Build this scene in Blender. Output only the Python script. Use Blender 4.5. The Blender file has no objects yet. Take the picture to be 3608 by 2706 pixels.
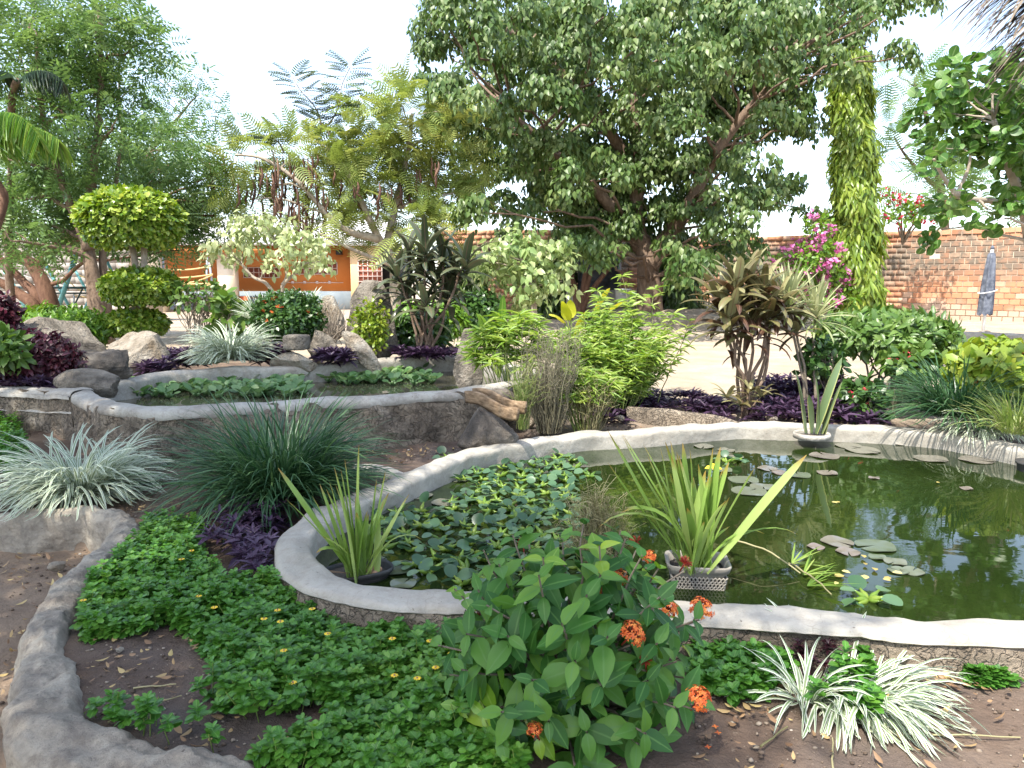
import bpy, bmesh, math, random
import numpy as np
from math import radians, sin, cos, pi, sqrt
from mathutils import Vector, Matrix, Euler
rng = np.random.default_rng(11); random.seed(11)
S = bpy.context.scene
COL = S.collection
# ---------------------------------------------------------------- camera, sky, sun, exposure
F_PX, CX, CY = 2603.6, 1804.0, 1353.0
EYE, PITCH = 1.5, radians(8.0)
cam = bpy.data.cameras.new('camera'); camo = bpy.data.objects.new('camera', cam); COL.objects.link(camo)
camo.location = (0, 0, EYE); camo.rotation_euler = (pi/2 - PITCH, 0, 0)
cam.sensor_width = 36; cam.lens = F_PX/3608*36; cam.clip_start = .05; cam.clip_end = 600
S.camera = camo
SUN_DIR = Vector((-.30, -.45, .86)).normalized()          # towards the sun
W = bpy.data.worlds.new('World'); S.world = W; W.use_nodes = True
nt = W.node_tree; bg = nt.nodes['Background']
sky = nt.nodes.new('ShaderNodeTexSky'); sky.sky_type = 'NISHITA'; sky.sun_disc = False
sky.sun_elevation = math.asin(SUN_DIR.z); sky.sun_rotation = math.atan2(SUN_DIR.x, SUN_DIR.y)
sky.air_density = 1.0; sky.dust_density = 2.0; sky.ozone_density = 1.0; sky.altitude = 300
hz = nt.nodes.new('ShaderNodeHueSaturation'); hz.inputs['Saturation'].default_value = .8      # dry season dust bleaches the sky
nt.links.new(sky.outputs[0], hz.inputs['Color']); nt.links.new(hz.outputs[0], bg.inputs[0]); bg.inputs[1].default_value = .15
sl = bpy.data.lights.new('sun', 'SUN'); sl.energy = 2.8; sl.angle = radians(.55); sl.color = (1, .95, .86)
so = bpy.data.objects.new('sun', sl); COL.objects.link(so); so.rotation_euler = SUN_DIR.to_track_quat('Z', 'Y').to_euler()
so.location = (-8, -10, 20)
S.view_settings.view_transform = 'Standard'; S.view_settings.look = 'None'
S.view_settings.gamma = 1; S.view_settings.use_curve_mapping = False
S.view_settings.exposure = 1.8
S.cycles.max_bounces = 8; S.cycles.transparent_max_bounces = 8
# ---------------------------------------------------------------- placing helpers: measured points of the place
def ray(px, py):
    xc, yc = (px-CX)/F_PX, -(py-CY)/F_PX
    return np.array([xc, cos(PITCH)+yc*sin(PITCH), -sin(PITCH)+yc*cos(PITCH)])
def P(px, py, z=0.):
    d = ray(px, py); t = (z-EYE)/d[2]; return np.array([d[0]*t, d[1]*t, z])
def D(px, py, d):
    r = ray(px, py); t = d/r[1]; return np.array([r[0]*t, d, EYE+r[2]*t])
def sc(n, d): return n*d/F_PX
# ---------------------------------------------------------------- numpy noise
def _h(ix, iy, iz, s):
    n = (ix*374761393 + iy*668265263 + iz*2147483647 + s*974634777) & 0xffffffff
    n = ((n ^ (n >> 13))*1274126177) & 0xffffffff
    return ((n ^ (n >> 16)) & 0xffff)/65535.*2-1
def vnoise(p, s=0):
    p = np.asarray(p, float); i = np.floor(p).astype(np.int64); f = p-i; f = f*f*(3-2*f); r = 0
    for dx in (0, 1):
        for dy in (0, 1):
            for dz in (0, 1):
                w = (f[:, 0] if dx else 1-f[:, 0])*(f[:, 1] if dy else 1-f[:, 1])*(f[:, 2] if dz else 1-f[:, 2])
                r = r + w*_h(i[:, 0]+dx, i[:, 1]+dy, i[:, 2]+dz, s)
    return r
def fbm(p, s=0, o=4):
    r = 0; a = .5; p = np.asarray(p, float)
    for k in range(o): r = r+a*vnoise(p, s+k*17); p = p*2.03; a *= .5
    return r
def sstep(a, b, x): t = np.clip((x-a)/(b-a), 0, 1); return t*t*(3-2*t)
def unit(v): v = np.asarray(v, float); return v/np.maximum(np.linalg.norm(v, axis=-1, keepdims=True), 1e-9)
def inpoly(x, y, poly):
    r = np.zeros(np.shape(x), bool); n = len(poly)
    for k in range(n):
        x0, y0 = poly[k][:2]; x1, y1 = poly[(k+1) % n][:2]
        c = ((y0 > y) != (y1 > y)) & (x < (x1-x0)*(y-y0)/(y1-y0+1e-12)+x0); r ^= c
    return r
def dist_poly(x, y, pts, closed=True):
    r = np.full(np.shape(x), 1e9); n = len(pts)
    for k in range(n if closed else n-1):
        a = pts[k][:2]; b = pts[(k+1) % n][:2]; d = b-a
        t = np.clip(((x-a[0])*d[0]+(y-a[1])*d[1])/(d@d+1e-12), 0, 1)
        r = np.minimum(r, np.hypot(x-a[0]-t*d[0], y-a[1]-t*d[1]))
    return r
def spline(pts, n=8, closed=False):
    p = [np.asarray(q, float) for q in pts]; out = []; m = len(p)
    for k in range(m if closed else m-1):
        g = lambda j: p[j % m] if closed else p[min(max(j, 0), m-1)]
        a, b, c, d = g(k-1), g(k), g(k+1), g(k+2)
        for t in np.arange(n)/n:
            out.append(.5*((2*b)+(c-a)*t+(2*a-5*b+4*c-d)*t*t+(3*b-a-3*c+d)*t**3))
    if not closed: out.append(p[-1])
    return np.array(out)
# ---------------------------------------------------------------- mesh and object helpers
WL = {}
def new_mesh(name, V, faces, attrs=None, smooth=False, mats=()):
    me = bpy.data.meshes.new(name); V = np.asarray(V, np.float32).reshape(-1, 3)
    if not isinstance(faces, (list, tuple)): faces = [faces]
    faces = [np.asarray(f, np.int32) for f in faces if len(f)]
    me.vertices.add(len(V)); me.vertices.foreach_set('co', V.ravel())
    nl = sum(f.size for f in faces); nf = sum(len(f) for f in faces)
    me.loops.add(nl); me.polygons.add(nf)
    me.loops.foreach_set('vertex_index', np.concatenate([f.ravel() for f in faces]))
    st = np.concatenate([np.full(len(f), f.shape[1], np.int32) for f in faces])
    start = np.concatenate([[0], np.cumsum(st)[:-1]]).astype(np.int32)
    me.polygons.foreach_set('loop_start', start); me.polygons.foreach_set('loop_total', st)
    if smooth: me.polygons.foreach_set('use_smooth', np.ones(nf, bool))
    for k, a in (attrs or {}).items():
        at = me.attributes.new(k, 'FLOAT', 'POINT' if len(a) == len(V) else 'FACE'); at.data.foreach_set('value', np.asarray(a, np.float32))
    me.update(calc_edges=True); me.validate()
    for m in mats: me.materials.append(m)
    return me
def link(name, data, parent=None, loc=None):
    o = bpy.data.objects.new(name, data); COL.objects.link(o)
    if parent: o.parent = parent
    if loc is not None: o.location = loc
    return o
def thing(name, label, cat, loc=(0, 0, 0), group=None):
    o = link(name, None, None, loc); o.empty_display_size = .1
    o['label'] = label; o['category'] = cat
    if group: o['group'] = group
    WL[o.name] = np.array(loc, float); return o
def tag(o, label, cat, group=None):
    o['label'] = label; o['category'] = cat
    if group: o['group'] = group
    return o
def part(name, V, faces, mat, parent, attrs=None, smooth=False, stuff=False):
    """V in world coordinates; the object hangs under parent (an Empty or a part of it)."""
    w = WL[parent.name]; me = new_mesh(name, np.asarray(V)-w, faces, attrs, smooth, [mat])
    o = link(name, me, parent); WL[o.name] = w
    if stuff: o['kind'] = 'stuff'
    return o
def single(name, V, faces, mat, label, cat, group=None, attrs=None, smooth=False, loc=None):
    V = np.asarray(V); loc = np.array([V[:, 0].mean(), V[:, 1].mean(), V[:, 2].min()]) if loc is None else np.asarray(loc)
    o = link(name, new_mesh(name, V-loc, faces, attrs, smooth, [mat]), None, loc); WL[o.name] = loc
    return tag(o, label, cat, group)
def setting(name, V, faces, mat, kind, attrs=None, smooth=False):
    o = link(name, new_mesh(name, V, faces, attrs, smooth, [mat])); o['kind'] = kind; WL[o.name] = np.zeros(3); return o
class MB:
    def __init__(s): s.V = []; s.F = {}; s.n = 0; s.A = {}
    def add(s, V, faces, **attrs):
        V = np.asarray(V, float).reshape(-1, 3)
        for f in (faces if isinstance(faces, (list, tuple)) else [faces]):
            f = np.asarray(f, np.int64)
            if len(f): s.F.setdefault(f.shape[1], []).append(f+s.n)
        for k, a in attrs.items(): s.A.setdefault(k, []).append(np.broadcast_to(np.asarray(a, float), (len(V),)))
        s.V.append(V); s.n += len(V); return s
    def get(s):
        return np.concatenate(s.V), [np.concatenate(f) for f in s.F.values()], {k: np.concatenate(a) for k, a in s.A.items()}
    def part(s, name, mat, parent, smooth=False, stuff=False):
        V, F, A = s.get(); return part(name, V, F, mat, parent, A, smooth, stuff)
def box(x0, y0, z0, x1, y1, z1):
    V = np.array([[x, y, z] for z in (z0, z1) for y in (y0, y1) for x in (x0, x1)], float)
    return V, np.array([[0, 2, 3, 1], [4, 5, 7, 6], [0, 1, 5, 4], [2, 6, 7, 3], [0, 4, 6, 2], [1, 3, 7, 5]])
def bevbox(x0, y0, z0, x1, y1, z1, b):
    """box with chamfered long edges: an octagonal prism along x plus end caps"""
    yz = [(y0+b, z0), (y1-b, z0), (y1, z0+b), (y1, z1-b), (y1-b, z1), (y0+b, z1), (y0, z1-b), (y0, z0+b)]
    V = np.array([[x, y, z] for x in (x0, x1) for y, z in yz])
    q = np.array([[k, (k+1) % 8, (k+1) % 8+8, k+8] for k in range(8)]); cap = np.array([list(range(7, -1, -1)), list(range(8, 16))])
    return V, [q[:, ::-1], cap[:, ::-1]]
def rotz(V, a, o=(0, 0)):
    V = np.array(V, float); x, y = V[:, 0]-o[0], V[:, 1]-o[1]
    V[:, 0], V[:, 1] = o[0]+x*cos(a)-y*sin(a), o[1]+x*sin(a)+y*cos(a); return V
def tube(pts, rad, sides=6, caps=True):
    p = np.asarray(pts, float); n = len(p); rad = np.broadcast_to(np.asarray(rad, float), (n,))
    t = unit(np.gradient(p, axis=0)); V = []
    u = np.cross(t[0], [0, 0, 1.]);
    if np.linalg.norm(u) < 1e-3: u = np.array([1., 0, 0])
    u = unit(u)
    a = np.arange(sides)*2*pi/sides
    for k in range(n):
        u = unit(u-t[k]*(u@t[k])); v = np.cross(t[k], u)
        V.append(p[k]+rad[k]*(np.cos(a)[:, None]*u+np.sin(a)[:, None]*v))
    V = np.concatenate(V); i = np.arange(sides); j = (i+1) % sides
    F = np.concatenate([np.stack([k*sides+i, k*sides+j, (k+1)*sides+j, (k+1)*sides+i], 1) for k in range(n-1)])
    fs = [F]
    if caps and sides > 2: fs.append(np.array([list(i[::-1]), list((n-1)*sides+i)]))
    return V, fs
def lathe(prof, n=20, c=(0, 0, 0)):
    prof = np.asarray(prof, float); a = np.arange(n)*2*pi/n; m = len(prof)
    V = np.array([[c[0]+r*cos(t), c[1]+r*sin(t), c[2]+z] for r, z in prof for t in a]); i = np.arange(n); j = (i+1) % n
    return V, np.concatenate([np.stack([k*n+i, k*n+j, (k+1)*n+j, (k+1)*n+i], 1) for k in range(m-1)])
# ---- leaves
WF = .56
def leaf_t(prof=((0, .0), (.15, .32), (.4, .5), (.7, .33), (1, 0)), fold=.12, curl=.0):
    """leaf template: y along, x across, z normal. Returns V, F, u"""
    V = []; u = []
    prof = [(y, w*WF) for y, w in prof]
    for y, w in prof:
        z = -curl*y*y
        if w == 0: V.append((0, y, z)); u.append(0)
        else:
            V += [(-w, y, z+fold*w), (0, y, z), (w, y, z+fold*w)]; u += [1, 0, 1]
    F3 = []; F4 = []; idx = 0; rows = []
    for y, w in prof:
        rows.append([idx] if w == 0 else [idx, idx+1, idx+2]); idx += len(rows[-1])
    for a, b in zip(rows, rows[1:]):
        if len(a) == 1 and len(b) == 3: F3 += [(a[0], b[1], b[0]), (a[0], b[2], b[1])]
        elif len(a) == 3 and len(b) == 1: F3 += [(a[0], a[1], b[0]), (a[1], a[2], b[0])]
        elif len(a) == 3: F4 += [(a[0], a[1], b[1], b[0]), (a[1], a[2], b[2], b[1])]
    return np.array(V, float), [np.array(f) for f in (F3, F4) if f], np.array(u, float)
KITE = leaf_t(((0, 0), (.42, .5), (1, 0)), .18, .15)
LEAF = leaf_t(((0, 0), (.35, .6), (.7, .4), (1, 0)))
OVAL = leaf_t(((0, 0), (.22, .47), (.65, .55), (1, 0)), .15, .15)
ROUND = leaf_t(((0, .25), (.1, .62), (.3, .86), (.55, .92), (.8, .72), (.94, .42), (1, .1)), .16, .1)
LANCE = leaf_t(((0, .08), (.38, .42), (.78, .26), (1, 0)), .35, .25)
HEART3 = leaf_t(((0, .1), (.3, .56), (.65, .38), (1, 0)), .2, .25)
HEART = HEART3
def pinnate(n=5, lw=.13, ll=.36, drop=.12):
    V = []; F = []; k = 0
    for i in range(n):
        y = .12+.8*i/(n-1); L = ll*(1-.35*abs(i/(n-1)-.4))
        for s in (-1, 1):
            z0 = -drop*y*y
            V += [(0, y, z0), (s*L*.5, y+L*.12+lw*.45, z0-.02), (s*L, y+L*.35, z0-.10), (s*L*.5, y+L*.12-lw*.3, z0-.05)]
            F.append((k, k+1, k+2, k+3) if s < 0 else (k+3, k+2, k+1, k)); k += 4
    V += [(0, .95, -drop*.9), (-lw*.4, 1.1, -drop*1.1), (0, 1.3, -drop*1.5), (lw*.4, 1.1, -drop*1.1)]; F.append((k+3, k+2, k+1, k))
    return np.array(V, float), [np.array(F)], np.zeros(len(V))
def bipinnate(n=9, pl=.36, w=.034):
    """feathery frond: rachis and pairs of narrow comb-like pinnae, each two quads"""
    V = [(-.006, 0, 0), (.006, 0, 0), (.006, 1, -.18), (-.006, 1, -.18)]; F = [(0, 1, 2, 3)]; k = 4
    for i in range(n):
        y = .14+.84*i/(n-1); L = pl*(1-.5*(i/(n-1))**2)*(.75+.25*min(1, i/2)); z0 = -.18*y*y
        for s in (-1, 1):
            V += [(0, y-w*.5, z0), (s*L*.5, y+L*.18-w, z0+.01), (s*L, y+L*.42-w*.5, z0-.05), (s*L, y+L*.42+w*.3, z0-.05), (s*L*.5, y+L*.18+w, z0+.01), (0, y+w*.5, z0)]
            F += [(k, k+1, k+4, k+5), (k+1, k+2, k+3, k+4)] if s > 0 else [(k+5, k+4, k+1, k), (k+4, k+3, k+2, k+1)]; k += 6
    return np.array(V, float), [np.array(F)], np.zeros(len(V))
def scatter(tmpl, pos, axis, nrm, size, width=1., tint=None):
    """copies of a leaf template as one vertex soup"""
    TV, TF, TU = tmpl; pos = np.asarray(pos, float); N = len(pos)
    a = unit(axis); n = np.asarray(nrm, float); n = unit(n-a*(n*a).sum(1, keepdims=True)); s = np.cross(a, n)
    size = np.broadcast_to(np.asarray(size, float), (N,)); width = np.broadcast_to(np.asarray(width, float), (N,))
    V = pos[:, None]+size[:, None, None]*(TV[None, :, 0, None]*width[:, None, None]*s[:, None]+TV[None, :, 1, None]*a[:, None]+TV[None, :, 2, None]*n[:, None])
    off = (np.arange(N)*len(TV))[:, None, None]; F = [(f[None]+off).reshape(-1, f.shape[1]) for f in TF]
    tint = rng.random(N) if tint is None else np.asarray(tint, float)
    return V.reshape(-1, 3), F, dict(tint=np.repeat(tint, len(TV)), u=np.tile(TU, N))
def blades(root, az, t0, length, droop, width, nseg=7, twist=0., zmin=None, power=1.3, tint=None):
    root = np.asarray(root, float); N = len(root); B = lambda v: np.broadcast_to(np.asarray(v, float), (N,))
    az, t0, length, droop, width, twist = map(B, (az, t0, length, droop, width, twist))
    s = np.linspace(0, 1, nseg+1); th = t0[:, None]+droop[:, None]*s[None]**power
    d = np.stack([np.sin(th)*np.cos(az)[:, None], np.sin(th)*np.sin(az)[:, None], np.cos(th)], 2)
    step = (length/nseg)[:, None, None]*(d[:, :-1]+d[:, 1:])*.5
    p = np.concatenate([np.zeros((N, 1, 3)), np.cumsum(step, 1)], 1)+root[:, None]
    if zmin is not None:
        zz = zmin+.004+.012*rng.random((N, 1)); p[:, :, 2] = np.maximum(p[:, :, 2], zz)
    side = np.stack([-np.sin(az), np.cos(az), np.zeros(N)], 1)[:, None]
    nr = np.cross(side+0*d, d); tw = twist[:, None, None]*s[None, :, None]
    sd = side*np.cos(tw)+nr*np.sin(tw); w = np.minimum(1, .45+2.2*s)*np.sqrt(np.maximum(1-s**3, 0)); w[-1] = .04
    wv = width[:, None, None]*.5*w[None, :, None]
    L = p-sd*wv; R = p+sd*wv; M = p-nr*wv*.35
    V = np.stack([L, M, R], 2); n1 = nseg+1
    k = (np.arange(nseg)*3)[:, None]; f = np.concatenate([k+np.array([[0, 1, 4, 3]]), k+np.array([[1, 2, 5, 4]])])
    F = (f[None]+(np.arange(N)*n1*3)[:, None, None]).reshape(-1, 4)
    tint = rng.random(N) if tint is None else np.asarray(tint)
    u = np.tile(np.array([1., 0, 1.]), N*n1); sv = np.tile(np.repeat(s, 3), N)
    return V.reshape(-1, 3), [F], dict(tint=np.repeat(tint, n1*3), u=u, s=sv)
def sphere_dirs(n, zlo=-1., zhi=1.):
    z = rng.uniform(zlo, zhi, n); a = rng.uniform(0, 2*pi, n); r = np.sqrt(np.maximum(0, 1-z*z))
    return np.stack([r*np.cos(a), r*np.sin(a), z], 1)
def ico(sub=3):
    bm = bmesh.new(); bmesh.ops.create_icosphere(bm, subdivisions=sub, radius=1)
    V = np.array([v.co[:] for v in bm.verts]); F = np.array([[v.index for v in f.verts] for f in bm.faces]); bm.free(); return V, F
ICO2, ICO3, ICO4 = ico(2), ico(3), ico(4)
# ---------------------------------------------------------------- materials
def mat(name):
    m = bpy.data.materials.new(name); m.use_nodes = True; n = m.node_tree
    return m, n, n.nodes['Principled BSDF'], n.nodes['Material Output']
def ramp(n, stops, src):
    r = n.nodes.new('ShaderNodeValToRGB'); e = r.color_ramp.elements
    while len(e) < len(stops): e.new(.5)
    for el, (p, c) in zip(e, stops): el.position = p; el.color = (*c, 1) if len(c) == 3 else c
    n.links.new(src, r.inputs[0]); return r.outputs[0]
def attr(n, name):
    a = n.nodes.new('ShaderNodeAttribute'); a.attribute_name = name; return a.outputs['Fac']
def noise(n, scale, detail=4, rough=.55, vec=None, stretch=None):
    g = n.nodes.new('ShaderNodeNewGeometry'); t = n.nodes.new('ShaderNodeTexNoise')
    t.inputs['Scale'].default_value = scale; t.inputs['Detail'].default_value = detail; t.inputs['Roughness'].default_value = rough
    src = vec or g.outputs['Position']
    if stretch:
        mp = n.nodes.new('ShaderNodeMapping'); mp.inputs['Scale'].default_value = stretch; n.links.new(src, mp.inputs[0]); src = mp.outputs[0]
    n.links.new(src, t.inputs['Vector']); return t.outputs['Fac']
def mixc(n, fac, a, b, mode='MIX'):
    m = n.nodes.new('ShaderNodeMix'); m.data_type = 'RGBA'; m.blend_type = mode
    for k, v in ((0, fac), (6, a), (7, b)):
        if hasattr(v, 'is_linked'): n.links.new(v, m.inputs[k])
        else: m.inputs[k].default_value = v if k == 0 else (*v, 1)
    return m.outputs[2]
def math_(n, op, a, b=0.):
    m = n.nodes.new('ShaderNodeMath'); m.operation = op
    for k, v in ((0, a), (1, b)):
        if hasattr(v, 'is_linked'): n.links.new(v, m.inputs[k])
        else: m.inputs[k].default_value = v
    return m.outputs[0]
def bump(n, h, strength, dist=.02):
    b = n.nodes.new('ShaderNodeBump'); b.inputs['Strength'].default_value = strength; b.inputs['Distance'].default_value = dist
    n.links.new(h, b.inputs['Height']); return b.outputs[0]
def leaf_mat(name, c0, c1, c2, rough=.42, trans=.3, edge=None, thr=.55, rib=None, tip=None, spec=.5, tboost=1.6):
    m, n, b, out = mat(name)
    c = ramp(n, [(0, c0), (.5, c1), (1, c2)], attr(n, 'tint'))
    if edge: c = mixc(n, ramp(n, [(thr-.08, (0, 0, 0)), (thr+.08, (1, 1, 1))], attr(n, 'u')), c, edge)
    if rib: c = mixc(n, ramp(n, [(0, (1, 1, 1)), (.16, (0, 0, 0))], attr(n, 'u')), c, rib)
    if tip: c = mixc(n, ramp(n, [(.86, (0, 0, 0)), (.97, (1, 1, 1))], attr(n, 's')), c, tip)
    n.links.new(c, b.inputs['Base Color']); b.inputs['Roughness'].default_value = rough; b.inputs['Specular IOR Level'].default_value = spec
    t = n.nodes.new('ShaderNodeBsdfTranslucent'); hs = n.nodes.new('ShaderNodeHueSaturation')
    hs.inputs['Hue'].default_value = .485; hs.inputs['Saturation'].default_value = 1.1; hs.inputs['Value'].default_value = tboost
    n.links.new(c, hs.inputs['Color']); n.links.new(hs.outputs[0], t.inputs[0])
    mx = n.nodes.new('ShaderNodeMixShader'); mx.inputs[0].default_value = trans
    n.links.new(b.outputs[0], mx.inputs[1]); n.links.new(t.outputs[0], mx.inputs[2]); n.links.new(mx.outputs[0], out.inputs[0])
    return m
def rough_mat(name, stops, scale=3., rough=.85, bs=.5, bscale=20., fine=None, detail=6, stretch=None, dist=.02, spec=.3):
    """noise coloured rough material with bump"""
    m, n, b, out = mat(name)
    c = ramp(n, stops, noise(n, scale, detail, .6, stretch=stretch))
    if fine: c = mixc(n, ramp(n, [(.45, (0, 0, 0)), (.7, (1, 1, 1))], noise(n, fine[1], 5, .7)), c, fine[0])
    n.links.new(c, b.inputs['Base Color']); b.inputs['Roughness'].default_value = rough; b.inputs['Specular IOR Level'].default_value = spec
    n.links.new(bump(n, noise(n, bscale, 6, .65), bs, dist), b.inputs['Normal']); return m
def tint_mat(name, stops, rough=.7, spec=.3):
    m, n, b, out = mat(name); n.links.new(ramp(n, stops, attr(n, 'tint')), b.inputs['Base Color'])
    b.inputs['Roughness'].default_value = rough; b.inputs['Specular IOR Level'].default_value = spec; return m
M = {}
M['ficus'] = leaf_mat('ficus_leaf', (.035, .078, .017), (.085, .145, .035), (.2, .25, .09), .42, .28, spec=.4)
M['neem'] = leaf_mat('neem_leaf', (.05, .11, .03), (.10, .18, .05), (.18, .26, .09), .42, .4)
M['albizia'] = leaf_mat('feathery_leaf', (.13, .2, .045), (.22, .28, .07), (.36, .36, .12), .55, .35)
M['thin'] = leaf_mat('thin_feathery_leaf', (.07, .13, .035), (.12, .2, .06), (.17, .24, .08), .5, .5)
M['topiary'] = leaf_mat('topiary_leaf', (.06, .13, .014), (.18, .28, .03), (.38, .45, .09), .3, .28)
M['pale'] = leaf_mat('pale_variegated_leaf', (.2, .27, .09), (.36, .42, .2), (.55, .57, .36), .4, .3)
M['pale2'] = leaf_mat('cream_green_leaf', (.13, .22, .06), (.27, .35, .13), (.45, .48, .26), .4, .3)
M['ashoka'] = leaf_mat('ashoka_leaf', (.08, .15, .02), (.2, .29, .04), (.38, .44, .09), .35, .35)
M['ashoka_shaded'] = leaf_mat('ashoka_shade_leaf', (.03, .06, .012), (.05, .1, .02), (.1, .15, .03), .35, .3)  # darker copy of the ashoka leaf, with shade put into its colour
M['roundleaf'] = leaf_mat('broad_leaf', (.04, .1, .015), (.075, .17, .03), (.15, .25, .06), .35, .3, rib=(.2, .28, .1))
M['green'] = leaf_mat('mid_green_leaf', (.04, .09, .016), (.09, .17, .03), (.19, .27, .07), .4, .28)
M['bright'] = leaf_mat('bright_green_leaf', (.07, .16, .02), (.13, .25, .03), (.22, .34, .06), .38, .32)
M['yellowgreen'] = leaf_mat('yellow_green_leaf', (.1, .18, .02), (.2, .28, .03), (.36, .38, .06), .35, .3)
M['dark_shrub'] = leaf_mat('dark_shrub_leaf', (.02, .055, .01), (.04, .095, .018), (.08, .15, .03), .35, .2)
M['cover'] = leaf_mat('ground_cover_leaf', (.035, .12, .013), (.07, .2, .022), (.16, .31, .045), .38, .28, rib=(.14, .3, .06))
M['ixora'] = leaf_mat('ixora_leaf', (.022, .085, .014), (.045, .14, .02), (.11, .23, .035), .42, .28, rib=(.09, .2, .045), spec=.3)
M['ixora_new'] = leaf_mat('ixora_new_leaf', (.1, .23, .02), (.16, .3, .025), (.27, .37, .04), .3, .35, rib=(.24, .38, .06))
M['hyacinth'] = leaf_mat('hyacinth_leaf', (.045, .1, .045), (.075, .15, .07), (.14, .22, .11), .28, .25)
M['petiole'] = leaf_mat('hyacinth_petiole', (.11, .2, .03), (.16, .26, .035), (.24, .31, .05), .3, .3)
M['pad'] = leaf_mat('lily_pad', (.08, .1, .06), (.13, .15, .1), (.19, .15, .13), .18, .1)
M['iris'] = leaf_mat('iris_leaf', (.17, .28, .06), (.25, .37, .09), (.36, .45, .15), .35, .4, tip=(.3, .2, .05))
M['whitegrass'] = leaf_mat('white_edged_grass', (.14, .22, .09), (.18, .26, .12), (.26, .32, .17), .45, .25, edge=(.68, .7, .58), thr=.48)
M['palegrass'] = leaf_mat('pale_striped_grass', (.13, .19, .09), (.2, .26, .14), (.28, .33, .2), .4, .25, edge=(.58, .62, .5), thr=.42)
M['darkgrass'] = leaf_mat('dark_grass', (.022, .065, .025), (.04, .1, .04), (.085, .16, .06), .35, .25)
M['purple'] = leaf_mat('purple_heart_leaf', (.022, .012, .026), (.05, .025, .055), (.10, .06, .105), .4, .2, tboost=1.2)
M['redplant'] = leaf_mat('dark_red_leaf', (.022, .01, .012), (.06, .014, .022), (.14, .035, .05), .4, .25, tboost=1.3)
M['cord_dark'] = leaf_mat('cordyline_dark_leaf', (.022, .024, .014), (.05, .065, .03), (.13, .15, .08), .3, .18, rib=(.16, .1, .07), tboost=1.3)
M['cord_brown'] = leaf_mat('cordyline_bronze_leaf', (.07, .03, .02), (.13, .12, .045), (.3, .29, .14), .33, .22, rib=(.22, .13, .08), tboost=1.3)  # lightest stop paints the cream glare on the leaves
M['dracaena'] = leaf_mat('dracaena_leaf', (.2, .25, .09), (.3, .34, .16), (.42, .43, .24), .4, .3)
M['bamboo'] = leaf_mat('dwarf_bamboo_leaf', (.12, .22, .03), (.2, .31, .05), (.34, .42, .11), .42, .38)
M['banana'] = leaf_mat('canna_leaf', (.09, .2, .03), (.14, .28, .04), (.2, .33, .06), .3, .4, rib=(.3, .4, .1))
M['canna_yellow'] = leaf_mat('canna_yellow_leaf', (.36, .4, .04), (.45, .45, .05), (.5, .48, .08), .35, .4)
M['palm'] = leaf_mat('palm_leaflet', (.08, .2, .03), (.17, .3, .05), (.32, .42, .1), .35, .4)
M['sansevieria'] = leaf_mat('snake_plant_leaf', (.09, .14, .06), (.12, .17, .08), (.16, .21, .1), .35, .1, edge=(.36, .37, .13), thr=.88)
M['bract'] = leaf_mat('pink_bract', (.6, .1, .33), (.7, .2, .46), (.75, .34, .56), .5, .3, tboost=1.2)
M['red_bract'] = leaf_mat('red_bract', (.55, .03, .05), (.65, .05, .09), (.7, .12, .14), .5, .3, tboost=1.1)
M['orange_petal'] = leaf_mat('orange_petal', (.6, .1, .02), (.7, .16, .03), (.75, .28, .05), .5, .25, tboost=1.1)
M['bud'] = leaf_mat('red_bud', (.2, .02, .015), (.32, .03, .02), (.4, .05, .02), .5, .1, tboost=1.1)
M['yellow_petal'] = leaf_mat('yellow_petal', (.75, .5, .02), (.8, .55, .03), (.8, .6, .05), .5, .2, tboost=1.1)
M['straw'] = leaf_mat('straw_stem', (.16, .15, .06), (.28, .25, .12), (.4, .36, .2), .6, .2)
M['sedge'] = leaf_mat('sedge_stem', (.14, .22, .04), (.22, .29, .07), (.33, .33, .14), .5, .25)
M['litter'] = leaf_mat('dry_leaf', (.16, .09, .05), (.32, .2, .1), (.5, .38, .15), .6, .2, tboost=1.1)
M['pod'] = tint_mat('seed_pod_brown', [(0, (.07, .035, .025)), (.6, (.14, .07, .05)), (1, (.25, .15, .1))])
M['bark'] = rough_mat('grey_brown_bark', [(.3, (.1, .065, .045)), (.7, (.24, .17, .12))], 6, .9, .6, 40, stretch=(3, 3, 1))
M['bark_red'] = rough_mat('red_brown_bark', [(.3, (.09, .045, .028)), (.7, (.2, .11, .07))], 6, .9, .6, 40, stretch=(3, 3, 1))
M['bark_pale'] = rough_mat('pale_bark', [(.3, (.26, .21, .16)), (.7, (.42, .36, .29))], 8, .85, .4, 40)
M['twig'] = rough_mat('grey_twig', [(.3, (.12, .095, .07)), (.7, (.24, .2, .15))], 10, .9, .3, 60)
M['wood'] = rough_mat('weathered_wood', [(.35, (.12, .075, .04)), (.62, (.29, .2, .12)), (.8, (.38, .29, .19))], 9, .75, .5, 30, stretch=(1, 1, 5))
M['rock'] = rough_mat('grey_granite', [(.3, (.12, .1, .08)), (.5, (.25, .215, .17)), (.75, (.38, .34, .28))], 7, .95, 1., 22, ((.08, .07, .055), 4.), dist=.09, detail=10)
M['rock_dark'] = rough_mat('dark_weathered_rock', [(.32, (.05, .043, .036)), (.5, (.12, .1, .08)), (.72, (.27, .235, .19))], 4, .92, 1., 16, ((.03, .027, .023), 2.2), dist=.05)
M['rock_pale'] = rough_mat('pale_rock', [(.3, (.22, .18, .13)), (.5, (.37, .32, .25)), (.75, (.48, .44, .37))], 6, .95, 1., 18, ((.2, .14, .08), 2.6), dist=.09, detail=10)
M['mud'] = rough_mat('rough_mud_render', [(.3, (.07, .052, .036)), (.45, (.16, .12, .085)), (.6, (.3, .235, .165)), (.8, (.4, .33, .24))], 3.2, .95, 1., 24, ((.05, .042, .034), 1.7), dist=.06)
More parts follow.
